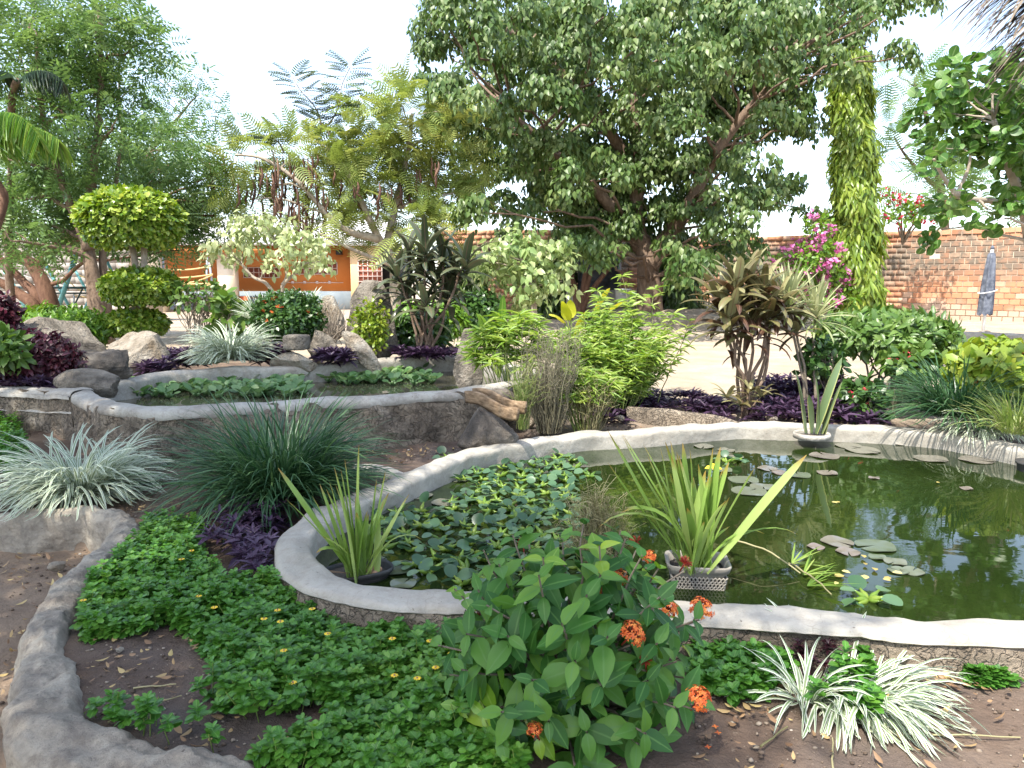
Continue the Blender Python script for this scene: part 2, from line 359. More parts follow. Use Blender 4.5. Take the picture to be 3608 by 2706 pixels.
m, n, b, out = mat('cracked_mud_render')
c = ramp(n, [(.3, (.15, .115, .08)), (.45, (.31, .245, .175)), (.6, (.44, .36, .265)), (.8, (.52, .45, .35))], noise(n, 3.2, 10, .68))
c = mixc(n, ramp(n, [(.48, (0, 0, 0)), (.66, (.9, .9, .9))], noise(n, 1.5, 6, .65)), c, (.12, .095, .07))
vt = n.nodes.new('ShaderNodeTexVoronoi'); vt.feature = 'DISTANCE_TO_EDGE'; vt.inputs['Scale'].default_value = 9
g = n.nodes.new('ShaderNodeNewGeometry'); w = n.nodes.new('ShaderNodeVectorMath'); w.operation = 'ADD'; nz = n.nodes.new('ShaderNodeTexNoise'); nz.inputs['Scale'].default_value = 4; nz.inputs['Detail'].default_value = 6
n.links.new(g.outputs['Position'], nz.inputs['Vector']); n.links.new(g.outputs['Position'], w.inputs[0]); n.links.new(nz.outputs['Color'], w.inputs[1]); n.links.new(w.outputs[0], vt.inputs['Vector'])
gap = ramp(n, [(0, (0, 0, 0)), (.09, (1, 1, 1))], vt.outputs['Distance']); msk = ramp(n, [(.45, (1, 1, 1)), (.6, (0, 0, 0))], noise(n, 3.5, 4))
c = mixc(n, math_(n, 'MULTIPLY', math_(n, 'SUBTRACT', 1., gap), math_(n, 'MULTIPLY', msk, .5)), c, (.035, .028, .022)); n.links.new(c, b.inputs['Base Color']); b.inputs['Roughness'].default_value = .95
h = math_(n, 'ADD', math_(n, 'MULTIPLY', gap, .5), noise(n, 22, 9, .72)); n.links.new(bump(n, h, 1., .07), b.inputs['Normal']); M['mud'] = m
M['plinth'] = rough_mat('blue_grey_paint', [(.3, (.2, .25, .29)), (.7, (.29, .34, .37))], 2, .7, .1, 30)
M['stone_small'] = tint_mat('pebble', [(0, (.3, .24, .17)), (.5, (.42, .33, .24)), (1, (.55, .5, .42))], .9)
M['steel'] = tint_mat('galvanised_pole', [(0, (.3, .33, .36)), (1, (.45, .47, .5))], .4)
def simple(name, c, rough=.6, metal=0., spec=.4):
    m, n, b, o = mat(name); b.inputs['Base Color'].default_value = (*c, 1); b.inputs['Roughness'].default_value = rough
    b.inputs['Metallic'].default_value = metal; b.inputs['Specular IOR Level'].default_value = spec; return m
def worn(name, c, c2, rough=.6, scale=3., bs=.1):
    return rough_mat(name, [(.35, c), (.7, c2)], scale, rough, bs, 40)
M['orange'] = worn('orange_wall_paint', (.50, .17, .045), (.58, .22, .06), .8, .8)
M['peach'] = worn('peach_wall', (.62, .40, .2), (.68, .47, .26), .8, .8)  # end bay wall, paler than the orange wall
M['cream'] = worn('cream_column_paint', (.6, .5, .36), (.7, .62, .48), .8, 1.5)
M['iron'] = worn('pinkish_iron_bar', (.5, .38, .33), (.58, .47, .42), .6)
M['terracotta'] = worn('pierced_terracotta_block', (.14, .04, .025), (.36, .11, .06), .85, 14., .6)
M['sheet'] = worn('zinc_roof_sheet', (.55, .53, .5), (.68, .66, .63), .5, 2.)
M['concrete_floor'] = worn('concrete', (.34, .31, .27), (.42, .39, .34), .9, 3., .3)
M['turq'] = worn('turquoise_pole_paint', (.11, .3, .31), (.2, .45, .47), .5, 5.)
M['dkpole'] = worn('dark_green_bar_paint', (.03, .06, .06), (.06, .1, .1), .5, 5.)
M['rope'] = simple('yellow_rope', (.55, .4, .18), .8); M['white_rope'] = simple('pale_rope', (.5, .5, .48), .8)
M['tank'] = worn('black_plastic_tank', (.02, .022, .026), (.06, .065, .075), .35, 4.)
M['white_plastic'] = worn('white_plastic', (.6, .62, .62), (.7, .71, .7), .4)
M['yellow_plastic'] = simple('yellow_plastic', (.6, .48, .03), .4); M['red_plastic'] = simple('orange_plastic', (.6, .12, .03), .4)
M['black_steel'] = simple('black_steel', (.02, .02, .022), .5)
M['umbrella'] = worn('grey_umbrella_cloth', (.06, .07, .095), (.16, .175, .21), .7, 12., .3)
M['pole_white'] = worn('white_pole', (.6, .6, .6), (.7, .7, .69), .5)
M['hole_shade'] = simple('hole_shade_black', (.02, .018, .015), .8)
M['crate'] = worn('grey_brown_plastic', (.2, .18, .15), (.34, .31, .26), .45, 12., .2)
M['basin'] = worn('black_rubber', (.03, .03, .03), (.07, .068, .062), .5, 10., .2)
M['table_top'] = worn('old_table_wood', (.22, .16, .1), (.3, .23, .15), .7)
M['doorway_shade'] = simple('doorway_shade_black', (.012, .011, .01), .9)
M['hair'] = tint_mat('palm_thatch', [(0, (.05, .04, .03)), (.6, (.13, .1, .075)), (1, (.24, .2, .15))], .9)
# brick: single bricks vary by object, courses carry soot and lime stains of their own
def brick_mat(name, per_object):
    m, n, b, out = mat(name)
    if per_object: r = n.nodes.new('ShaderNodeObjectInfo').outputs['Random']
    else: r = attr(n, 'tint')
    c = ramp(n, [(0, (.34, .15, .08)), (.3, (.46, .21, .11)), (.65, (.54, .27, .15)), (1, (.56, .36, .24))], r)
    g = n.nodes.new('ShaderNodeNewGeometry'); sp = n.nodes.new('ShaderNodeSeparateXYZ'); n.links.new(g.outputs['Position'], sp.inputs[0])
    ns = noise(n, .9, 5, .6, stretch=(1, 1, .45)); ns2 = noise(n, 5, 4, .6)
    z = math_(n, 'ADD', sp.outputs[2], math_(n, 'MULTIPLY', math_(n, 'SUBTRACT', ns, .5), 1.6))
    soot = ramp(n, [(.0, (0, 0, 0)), (.36, (0, 0, 0)), (.58, (1, 1, 1)), (.88, (.95, .95, .95)), (.95, (0, 0, 0))], math_(n, 'MULTIPLY', math_(n, 'SUBTRACT', z, .4), .4))
    soot = mixc(n, 1., soot, ramp(n, [(.3, (.35, .35, .35)), (.55, (1, 1, 1))], ns2), 'MULTIPLY')
    c = mixc(n, soot, c, (.17, .135, .1))
    lime = ramp(n, [(.0, (.75, .75, .75)), (.2, (.6, .6, .6)), (.34, (0, 0, 0))], math_(n, 'MULTIPLY', math_(n, 'SUBTRACT', z, .4), .7))
    c = mixc(n, lime, c, (.44, .36, .28)); n.links.new(c, b.inputs['Base Color']); b.inputs['Roughness'].default_value = .9
    n.links.new(bump(n, noise(n, 60, 4), .4, .01), b.inputs['Normal']); return m
M['brick'] = brick_mat('fired_brick', True); M['brick_far'] = brick_mat('fired_brick_joined', False)
M['mortar'] = worn('lime_mortar', (.33, .26, .19), (.46, .38, .29), .95, 3., .5)
def block_mat():
    m, n, b, o = mat('grey_concrete_block'); r = n.nodes.new('ShaderNodeObjectInfo').outputs['Random']
    c = ramp(n, [(0, (.24, .21, .18)), (1, (.38, .34, .3))], r); c = mixc(n, ramp(n, [(.4, (0, 0, 0)), (.7, (1, 1, 1))], noise(n, 1.3, 5)), c, (.2, .18, .155))
    n.links.new(c, b.inputs['Base Color']); b.inputs['Roughness'].default_value = .95; n.links.new(bump(n, noise(n, 40, 5), .5, .01), b.inputs['Normal']); return m
M['block'] = block_mat()
# cement coping: pale trowelled cement with scuffs and fine cracks
def cement(name, a, c2, dirt, rb=.5, dm=.5):
    m, n, b, out = mat(name)
    c = ramp(n, [(.3, a), (.7, c2)], noise(n, 2.5, 6, .6))
    c = mixc(n, ramp(n, [(.44, (0, 0, 0)), (.62, (dm, dm, dm))], noise(n, 4.5, 10, .78)), c, dirt)
    c = mixc(n, ramp(n, [(.5, (0, 0, 0)), (.66, (dm*.8,)*3)], noise(n, 17, 8, .75)), c, dirt)
    c = mixc(n, ramp(n, [(.66, (0, 0, 0)), (.72, (1, 1, 1))], noise(n, 38, 4, .7)), c, (dirt[0]*.5, dirt[1]*.48, dirt[2]*.45))
    vt = n.nodes.new('ShaderNodeTexVoronoi'); vt.feature = 'DISTANCE_TO_EDGE'; vt.inputs['Scale'].default_value = 1.1
    g = n.nodes.new('ShaderNodeNewGeometry'); w = n.nodes.new('ShaderNodeVectorMath'); w.operation = 'ADD'
    nz = n.nodes.new('ShaderNodeTexNoise'); nz.inputs['Scale'].default_value = 5; n.links.new(g.outputs['Position'], nz.inputs['Vector'])
    n.links.new(g.outputs['Position'], w.inputs[0]); n.links.new(nz.outputs['Color'], w.inputs[1]); n.links.new(w.outputs[0], vt.inputs['Vector'])
    crack = ramp(n, [(.0, (.35, .35, .35)), (.004, (0, 0, 0))], vt.outputs['Distance'])
    c = mixc(n, crack, c, (dirt[0]*.4, dirt[1]*.4, dirt[2]*.4))
    n.links.new(c, b.inputs['Base Color']); b.inputs['Roughness'].default_value = .82
    n.links.new(bump(n, noise(n, 14, 9, .72), rb, .03), b.inputs['Normal']); return m
M['cement'] = cement('pale_cement', (.31, .285, .235), (.43, .4, .34), (.22, .19, .15), .45)
M['cement_grey'] = cement('grey_cement', (.31, .285, .24), (.44, .415, .36), (.17, .14, .11), .6, .6)
M['cement_old'] = cement('old_weathered_cement', (.28, .24, .185), (.44, .385, .3), (.15, .12, .092), 1., .8)
def ground_mat():
    m, n, b, out = mat('garden_soil_and_sand'); s = attr(n, 'sand')
    soil = ramp(n, [(.3, (.07, .047, .035)), (.5, (.12, .083, .06)), (.75, (.2, .145, .105))], noise(n, 2.2, 7, .62))
    moist = ramp(n, [(.52, (0, 0, 0)), (.66, (.75, .75, .75))], noise(n, 1.1, 3, .5)); soil = mixc(n, moist, soil, (.085, .072, .066))
    sand = ramp(n, [(.3, (.3, .235, .165)), (.7, (.44, .37, .28))], noise(n, 1.6, 7, .65))
    path = ramp(n, [(.3, (.16, .11, .075)), (.7, (.3, .22, .15))], noise(n, 2.4, 7, .65))
    c = mixc(n, s, soil, sand); c = mixc(n, attr(n, 'path'), c, path)
    c = mixc(n, ramp(n, [(.6, (0, 0, 0)), (.72, (.7, .7, .7))], noise(n, 30, 5, .7)), c, (.2, .155, .115))
    n.links.new(c, b.inputs['Base Color']); b.inputs['Roughness'].default_value = .9; b.inputs['Specular IOR Level'].default_value = .25
    h = math_(n, 'ADD', noise(n, 9, 7, .65), math_(n, 'MULTIPLY', noise(n, 60, 5, .7), .35)); n.links.new(bump(n, h, .9, .035), b.inputs['Normal']); return m
M['ground'] = ground_mat()
def water_mat(name, c, c2):
    m, n, b, out = mat(name); n.links.new(ramp(n, [(.4, c), (.65, c2)], noise(n, .9, 3)), b.inputs['Base Color'])
    b.inputs['Roughness'].default_value = .025; b.inputs['IOR'].default_value = 1.36; b.inputs['Specular IOR Level'].default_value = .8
    h = math_(n, 'ADD', noise(n, 5, 2, .5, stretch=(.7, 1, 1)), math_(n, 'MULTIPLY', noise(n, 22, 2, .5), .12))
    n.links.new(bump(n, h, .05, .02), b.inputs['Normal']); return m
M['water'] = water_mat('murky_pond_water', (.01, .018, .004), (.017, .028, .006)); M['water_up'] = water_mat('shallow_murky_water', (.06, .055, .033), (.085, .08, .05))
# ---------------------------------------------------------------- layout lines of the garden (world x, y)
LZ, UZ, WZ, UWZ = .17, .50, .03, .29           # coping tops and water levels of lower and upper pond
lp = [P(x, y, LZ) for x, y in ((1673, 1584), (1551, 1628), (1409, 1688), (1307, 1731), (1225, 1765), (1144, 1802), (1083, 1843), (1046, 1881), (1034, 1930), (1050, 1979), (1095, 2022), (1185, 2058), (1307, 2083), (1510, 2102), (1900, 2118), (2250, 2133), (2600, 2152), (2965, 2182), (3284, 2205), (3608, 2216))]
lp += [np.array([2.6, 2.72, LZ]), np.array([3.6, 2.9, LZ]), np.array([4.5, 3.5, LZ]), np.array([4.85, 4.3, LZ])]
lp += [P(x, y, LZ) for x, y in ((3640, 1582), (3439, 1541), (3275, 1517), (3028, 1501), (2700, 1492), (2573, 1490), (2288, 1513), (2044, 1527), (1841, 1556))]
LP = spline(lp, 6, True)
up = [P(x, y, UZ) for x, y in ((290, 1378), (366, 1410), (447, 1428), (610, 1436), (760, 1431), (900, 1420), (1225, 1399), (1470, 1383), (1640, 1373))]
up += [P(x, y, UZ) for x, y in ((1730, 1357), (1850, 1335), (1890, 1310), (1800, 1285), (1700, 1262), (1592, 1251), (1347, 1266), (1144, 1281), (900, 1293), (610, 1307), (488, 1326), (366, 1341), (300, 1355))]
UP = spline(up, 6, True)
bed = [P(x, y, .06) for x, y in ((-300, 1790), (0, 1800), (180, 1795), (330, 1795), (425, 1820), (425, 1870), (340, 1960), (235, 2050), (180, 2130), (155, 2250), (148, 2370), (150, 2460), (210, 2560), (400, 2640), (640, 2700), (900, 2760), (1300, 2850))]
BED = spline(bed, 5)
def tz(x, y):
    """height of the ground sheet before the ponds are dug"""
    x = np.asarray(x, float); y = np.asarray(y, float)
    right = .16*sstep(6.6, 9, y)+.26*sstep(12, 20, y); left = .36*sstep(6.3, 7.6, y)-.2*sstep(11, 22, y)
    k = sstep(-1.2, .8, x); h = left*(1-k)+right*k
    h = h+.32*sstep(18.1, 18.7, y)*sstep(2, 3, x)*(1-sstep(6.8, 7.6, x))
    h = h+.05*sstep(4.6, 5.8, y)*(1-sstep(6.3, 7, y))
    return h+.012*fbm(np.stack([x*1.3, y*1.3, 0*x], -1).reshape(-1, 3), 5, 3).reshape(x.shape)
PATHPOLY = np.array([p[:2] for p in BED]+[[-.2, -3], [-9, -3], [-9, BED[0][1]]])
def gz(x, y):
    x = np.asarray(x, float); y = np.asarray(y, float); h = tz(x, y)
    return h-.18*(inpoly(x, y, PATHPOLY) & (dist_poly(x, y, BED, False) > .02))
def gz1(x, y): return float(gz(np.array([x]), np.array([y]))[0])
# ---------------------------------------------------------------- the ground sheet, water
def axis_(lo, a, b, hi, fine, nco):
    l = a-(np.geomspace(1, 1+a-lo, nco)[::-1]-1); r = b+np.geomspace(1, 1+hi-b, nco)-1
    return np.concatenate([l[:-1], np.arange(a, b, fine), r])
gx = axis_(-260, -6, 6.6, 260, .06, 40); gy = axis_(-60, .8, 11, 420, .06, 50)
X, Y = np.meshgrid(gx, gy); Z = gz(X, Y)
dl, du = dist_poly(X, Y, LP), dist_poly(X, Y, UP); inl, inu = inpoly(X, Y, LP), inpoly(X, Y, UP)
Z = np.where(inl & (dl > .03), -.5, Z); Z = np.where(inu & (du > .03), -.2, Z)
nearf = (X > -6) & (X < 6.6) & (Y > .8) & (Y < 11)
Z = Z+np.where(nearf, .018*fbm(np.stack([X*7, Y*7, 0*X], -1).reshape(-1, 3), 3, 4).reshape(X.shape), 0)
V = np.stack([X, Y, Z], -1).reshape(-1, 3); nx = len(gx); i = np.arange(len(gy)-1)[:, None]*nx+np.arange(nx-1)[None]
sand = np.maximum(sstep(6.9, 8.2, Y)*sstep(-.4, .8, X), sstep(10, 11.5, Y)).ravel()
sand = np.clip(sand+.25*fbm(V*1.2, 9, 4)*(sand > .02)*(sand < .98), 0, 1)
pathm = (inpoly(X, Y, PATHPOLY)).astype(float).ravel()
setting('ground', V, np.stack([i, i+1, i+nx+1, i+nx], -1).reshape(-1, 4), M['ground'], 'structure', dict(sand=sand, path=pathm), True)
def water(name, poly, z, m):
    V = np.array([[p[0], p[1], z] for p in poly]); o = setting(name, V, np.array([list(range(len(V)))]), m, 'structure'); return o
water('pond_water', LP, WZ, M['water']); water('upper_pond_water', UP, UWZ, M['water_up'])
# ---------------------------------------------------------------- swept walls
def sweep(path, prof, closed, namp=.012, nscale=5, seed=0, width=None, outer_sign=1, rel=False):
    """profile points (lateral offset to the right of travel, height) along a path; per-vertex unevenness"""
    p = np.array(path, float); n = len(p)
    if not rel: p[:, 2] = 0
    t = (np.roll(p, -1, 0)-np.roll(p, 1, 0)) if closed else np.gradient(p, axis=0)
    t[:, 2] = 0; t = unit(t); nr = np.stack([t[:, 1], -t[:, 0], 0*t[:, 0]], 1)*outer_sign
    w = np.ones(n) if width is None else width; m = len(prof)
    V = np.stack([p+nr*(o*w)[:, None]+np.array([0, 0, z]) for o, z in prof], 1).reshape(-1, 3)
    d = np.stack([fbm(V*nscale, seed+k, 5) for k in (0, 31, 62)], 1); V = V+d*namp
    a = np.arange(n if closed else n-1)[:, None]*m; b = (np.arange(1, n+1 if closed else n) % n)[:, None]*m; k = np.arange(m-1)[None]
    return V, np.stack([a+k, a+k+1, b+k+1, b+k], -1).reshape(-1, 4)
def resample(p, step, closed):
    p = np.asarray(p, float); q = np.vstack([p, p[:1]]) if closed else p
    L = np.concatenate([[0], np.cumsum(np.linalg.norm(np.diff(q, axis=0), axis=1))]); n = max(3, int(L[-1]/step))
    s = np.linspace(0, L[-1], n, endpoint=not closed); return np.stack([np.interp(s, L, q[:, k]) for k in range(3)], 1)
def arc(hw, top, r, k=5):
    return [(-hw+r-r*cos(a), r*sin(a)-r) for a in np.linspace(0, pi/2, k)]
def coping_prof(hw, base, drop, r=.05):
    a = [(-hw+r-r*cos(t), base-r+r*sin(t)) for t in np.linspace(0, pi/2, 5)]; b = [(-o, z) for o, z in a[::-1]]
    return [(-hw, base-drop)]+a+[(0, base+.008)]+b+[(hw, base-drop)]
def dens(prof, step):
    out = [prof[0]]
    for a, b in zip(prof, prof[1:]):
        k = max(1, int(math.hypot(b[0]-a[0], b[1]-a[1])/step))
        out += [(a[0]+(b[0]-a[0])*j/k, a[1]+(b[1]-a[1])*j/k) for j in range(1, k+1)]
    return out
area = lambda p: .5*sum(a[0]*b[1]-b[0]*a[1] for a, b in zip(p, np.roll(p, -1, 0)))
sg = 1 if area(LP) > 0 else -1                 # right of travel is outside for a counter-clockwise outline
c0 = LP.mean(0)
lw = thing('pond_wall', 'low curved pond wall with pale cement coping around the lower pond', 'wall', (c0[0], c0[1], 0))
R1 = resample(LP, .035, True)
V, F_ = sweep(R1, dens([(-.085, -.3), (-.085, -.06)]+coping_prof(.095, LZ, .02, .035)[1:-1]+[(.097, .142), (.085, .13)], .02), True, .022, 6, 1, outer_sign=sg)
part('coping', V, F_, M['cement'], lw, smooth=True)
V, F_ = sweep(R1, dens([(.07, .15), (.084, .128), (.095, .07), (.105, 0), (.12, -.2)], .015), True, .035, 9, 7, outer_sign=sg)
part('mud_face', V, F_, M['mud'], lw, smooth=True)
sg = 1 if area(UP) > 0 else -1; c0 = UP.mean(0)
uw = thing('upper_pond_wall', 'raised grey cement wall around the upper pond with rough mud front', 'wall', (c0[0], c0[1], 0))
R2 = resample(UP, .04, True)
V, F_ = sweep(R2, dens([(-.085, -.1)]+coping_prof(.1, UZ, .02)[1:-1]+[(.1, UZ-.07), (.09, UZ-.085)], .025), True, .03, 2.5, 3, outer_sign=sg)
part('coping', V, F_, M['cement_grey'], uw, smooth=True)
V, F_ = sweep(R2, dens([(.07, UZ-.04), (.088, UZ-.09), (.1, .3), (.12, .1), (.16, -.1)], .025), True, .085, 6, 9, outer_sign=sg)
V = V+np.stack([np.abs(fbm(V*14, k, 4))-.15 for k in (51, 53, 57)], 1)*.03
part('mud_face', V, F_, M['mud'], uw, smooth=True)
# left garden wall that runs into the upper pond
pw = spline([P(290, 1378, UZ), P(160, 1366, UZ), P(0, 1352, UZ+.02), P(-250, 1340, UZ), P(-700, 1330, UZ)], 8); c0 = pw[0]
gw = thing('garden_wall', 'rough dark mud wall with grey cement top left of the upper pond', 'wall', (c0[0], c0[1], 0))
R3 = resample(pw, .04, False)
V, F_ = sweep(R3, dens([(.12, .3)]+coping_prof(.12, UZ, .02)[1:-1]+[(.135, UZ-.03), (.13, UZ-.07)], .025), False, .03, 3, 13, outer_sign=-1)
part('coping', V, F_, M['cement_grey'], gw, smooth=True)
V, F_ = sweep(R3, dens([(.09, UZ-.02), (.1, UZ-.08), (.11, .3), (.13, .1), (.16, -.1)], .025), False, .055, 6, 19, outer_sign=-1)
part('mud_face', V, F_, M['mud'], gw, smooth=True)
# foreground bed wall, lower path beside it
R4 = resample(BED, .016, False); wd = np.interp(np.arange(len(R4))/len(R4), [0, .28, .4, .55, .75, 1], [.7, .78, .75, .85, 1.0, 1.1])
pts = [(-.115, -.3), (-.115, -.1), (-.1, -.04), (-.07, -.012), (0, 0), (.07, -.012), (.1, -.04), (.115, -.1), (.12, -.2), (.125, -.4)]
V, F_ = sweep(R4, dens(pts, .011), False, .06, 4, 23, width=wd, rel=True)
V = V+np.stack([np.abs(fbm(V*np.array([11, 11, 22]), k, 4))-.15 for k in (41, 43, 47)], 1)*np.array([.02, .02, .035])
single('planter_wall', V, F_, M['cement_old'], 'low weathered cement wall curving around the near left flower bed', 'wall', smooth=True)
# short curb that branches off the pond wall, and the curb behind the pond
def curb(name, label, pts, hw, top, m, drop=.25):
    r = resample(spline(pts, 6), .04, False); c = [(o, z-top) for o, z in coping_prof(hw, top, drop, min(.04, hw*.6))]
    V, F_ = sweep(r, dens(c, .025), False, .018, 5, len(name)+7, rel=True)
    return single(name, V, F_, m, label, 'wall', smooth=True)
curb('curb', 'pale cement curb branching off the pond wall behind the dark grass clump', [P(1250, 1640, .1), P(1330, 1640, .11), P(1390, 1662, .14), P(1420, 1690, .16)], .07, .13, M['cement'])
curb('curb', 'low pale curb joining the back of the pond beside the purple plants', [P(2210, 1438, .19), P(2330, 1443, .2), P(2480, 1460, .19), P(2560, 1478, .175), P(2600, 1490, .165)], .05, .2, M['mud'])
curb('curb', 'thin grey edging far right along the sandy yard behind the hedge', [D(3330, 1165, 13.5), D(3480, 1172, 13), D(3608, 1178, 12.6), D(3900, 1195, 12)], .09, .74, M['cement_grey'], .55)
curb('curb', 'low shaded kerb of the raised bed under the big tree', [D(2180, 1100, 18.6), D(2330, 1104, 18.5), D(2450, 1108, 18.4), D(2560, 1114, 18.2), D(2750, 1125, 18)], .1, .84, M['cement_old'], .6)
# ---------------------------------------------------------------- rocks
def rock(name, label, c, dims, m, seed, planes=7, rz=0., lean=(0, 0), amp=.085, sub=ICO4, group=None, tall=0.):
    """boulder: a sphere cut by random planes, then roughened; c is its centre on the ground, dims its full size"""
    V, F = sub; V = V.copy(); r = np.random.default_rng(seed)
    for k in range(planes+5):
        d = unit(r.normal(size=3)*np.array([1, 1, .8])); h = r.uniform(.55, .85); q = V@d; V = V-np.maximum(q-h, 0)[:, None]*d*.985
    V = V+V*(fbm(V*1.6, seed, 4)*amp*1.5+fbm(V*5, seed+5, 4)*amp*.6+fbm(V*14, seed+9, 3)*amp*.3)[:, None]
    V = V/np.abs(V).max(0)
    if tall: V[:, :2] *= (1-tall*np.clip(V[:, 2:3]*.5+.5, 0, 1))
    V = V*np.array(dims)*.5; V = rotz(V, rz)
    V[:, 0] += V[:, 2]*lean[0]; V[:, 1] += V[:, 2]*lean[1]
    V = V+np.asarray(c); o = single(name, V, F, m, label, 'rock', group, smooth=True); o.data.set_sharp_from_angle(angle=radians(20)); return o
def rock_px(name, label, x0, y0, x1, y1, d, m, seed, depth=.8, sink=.12, **k):
    w = sc(x1-x0, d); top = D((x0+x1)/2, y0, d); bot = D((x0+x1)/2, y1, d); h = top[2]-bot[2]; hh = h*(1+sink)
    c = np.array([top[0], d, bot[2]-h*sink+hh/2]); return rock(name, label, c, (w, w*depth, hh), m, seed, **k)
rock_px('boulder', 'largest grey boulder behind the dark red plants on the left', 40, 1112, 372, 1330, 9.4, M['rock'], 3, .8, .2, planes=5, rz=.3)
rock_px('boulder', 'black-stained slab rock leaning in front of the big grey boulder', 95, 1228, 455, 1375, 7.5, M['rock_dark'], 8, .5, .3, planes=9, lean=(.15, .4), amp=.16)
rock_px('boulder', 'low pale flat rock touching the garden wall coping', 185, 1300, 440, 1385, 7.0, M['rock'], 14, .5, .3, planes=6)
rock_px('boulder', 'pale angular rock with a flat sunlit face right of the grey boulder', 372, 1165, 596, 1345, 8.7, M['rock_pale'], 27, .8, .3, planes=11, rz=.7, amp=.13)
rock_px('boulder', 'low rounded rock under the square stone block', 945, 1235, 1120, 1300, 8.75, M['rock_pale'], 31, .5, .3, planes=5)
rock_px('boulder', 'sloping grey rock behind the square stone block', 1060, 1145, 1205, 1290, 9.4, M['rock'], 35, .7, .2, planes=7, tall=.35, lean=(-.3, 0))
V, F_ = ICO4; V = np.sign(V)*np.abs(V)**.28; V = V/np.abs(V).max(0); c = D(1045, 1206, 8.75); V = V*np.array([sc(84, 8.75)/2, .12, sc(54, 8.75)/2])+V*(fbm(V*3, 5, 4)*.05)[:, None]*.1+c
single('stone_block', V, F_, M['rock'], 'small square brown stone block sitting on the low rounded rock', 'stone', smooth=True)
rock_px('boulder', 'pale slab leaning to the left against the tall rock', 1218, 1138, 1306, 1285, 9.0, M['rock_pale'], 42, .8, .2, planes=7, lean=(-.75, .1), tall=.1)
rock_px('boulder', 'tall rounded rock with a yellow green creeper on its face', 1195, 985, 1425, 1285, 9.9, M['rock'], 51, .8, .15, planes=8, tall=.3)
rock_px('standing_stone', 'upright standing stone at the right end of the upper pond', 1583, 1150, 1716, 1375, 8.2, M['rock'], 61, .7, .1, planes=7, tall=.42)
rock_px('boulder', 'round mossy rock under the wooden water spout', 1600, 1438, 1830, 1580, 6.05, M['rock_dark'], 72, .7, .2, planes=4)
rock_px('boulder', 'dark rough stone heap behind the wooden water spout', 1690, 1365, 1830, 1450, 6.9, M['rock_dark'], 75, .8, .3, planes=6, sub=ICO3)
rock_px('pale_stump', 'pale weathered stump behind bare twigs beside the tall rock', 1120, 1034, 1215, 1180, 10.8, M['rock_pale'], 81, .6, .1, planes=3, sub=ICO3, amp=.2)['category'] = 'tree stump'
for k, (x, y, w) in enumerate(((1872, 1492, 36), (1905, 1500, 28), (2185, 1475, 34), (1850, 1515, 20), (2720, 1478, 40))):
    d = P(x, y, .12)[1]; q = D(x, y, d)
    rock('stone', 'small tan stone on the soil strip behind the pond', q, (sc(w, d), sc(w, d)*.8, sc(w*.8, d)), M['rock_pale'], 90+k, 6, sub=ICO2, group='small stones behind the pond')
for k, (x, y, w) in enumerate(((200, 1995, 60), (2665, 2632, 22), (3215, 2536, 30), (3432, 2572, 22), (3150, 2575, 34), (420, 2290, 30))):
    q = P(x, y, -.14 if x < 210 else .012); w = sc(w, np.hypot(q[1], 1.5))
    lb = ('white stone beside the planter wall on the left path', 'tiny white pebble on the soil near the bottom edge', 'cream pebble right of the white-striped grass', 'small pink pebble on bare soil at the far right', 'tan pebble at the root of the white-striped grass', 'pale stone chip on the bare soil of the left bed')[k]
    tag(rock('pebble', lb, q, (w, w*.8, w*.65), M['rock_pale'], 120+k, 6, sub=ICO2), lb, 'pebble')
# ---------------------------------------------------------------- wooden spout
sp = thing('wooden_spout', 'weathered half-log trough spilling from the upper pond', 'water spout', P(1740, 1430, .3))
def plank(a, b, h, th):
    a, b = np.asarray(a), np.asarray(b); t = unit(b-a); s = unit(np.cross(t, [0, 0, 1])); n = 14; V = []
    prof = [(-th, 0), (-th*1.2, h*.5), (-th, h), (0, h*1.05), (th*.6, h), (th*.3, h*.5), (th*.4, 0), (0, -th)]
    for k in range(n):
        c = a+(b-a)*k/(n-1)+np.array([0, 0, .02*sin(k*.5)-.015*(k/(n-1))**2])
        V += [c+s*o+np.array([0, 0, z]) for o, z in prof]
    V = np.array(V); V = V+.006*np.stack([fbm(V*14, q, 3) for q in (1, 2, 3)], 1); m = len(prof); j = np.arange(m)
    F = np.concatenate([np.stack([k*m+j, k*m+(j+1) % m, (k+1)*m+(j+1) % m, (k+1)*m+j], 1) for k in range(n-1)])
    return V, [F, np.array([list(range(m))[::-1], list(range((n-1)*m, n*m))])]
for a, b in (((1640, 1412, 6.35), (1822, 1470, 5.75)), ((1668, 1402, 6.55), (1850, 1446, 5.95))):
    part('plank', *plank(D(*a), D(*b), .085, .022), M['wood'], sp, smooth=True)
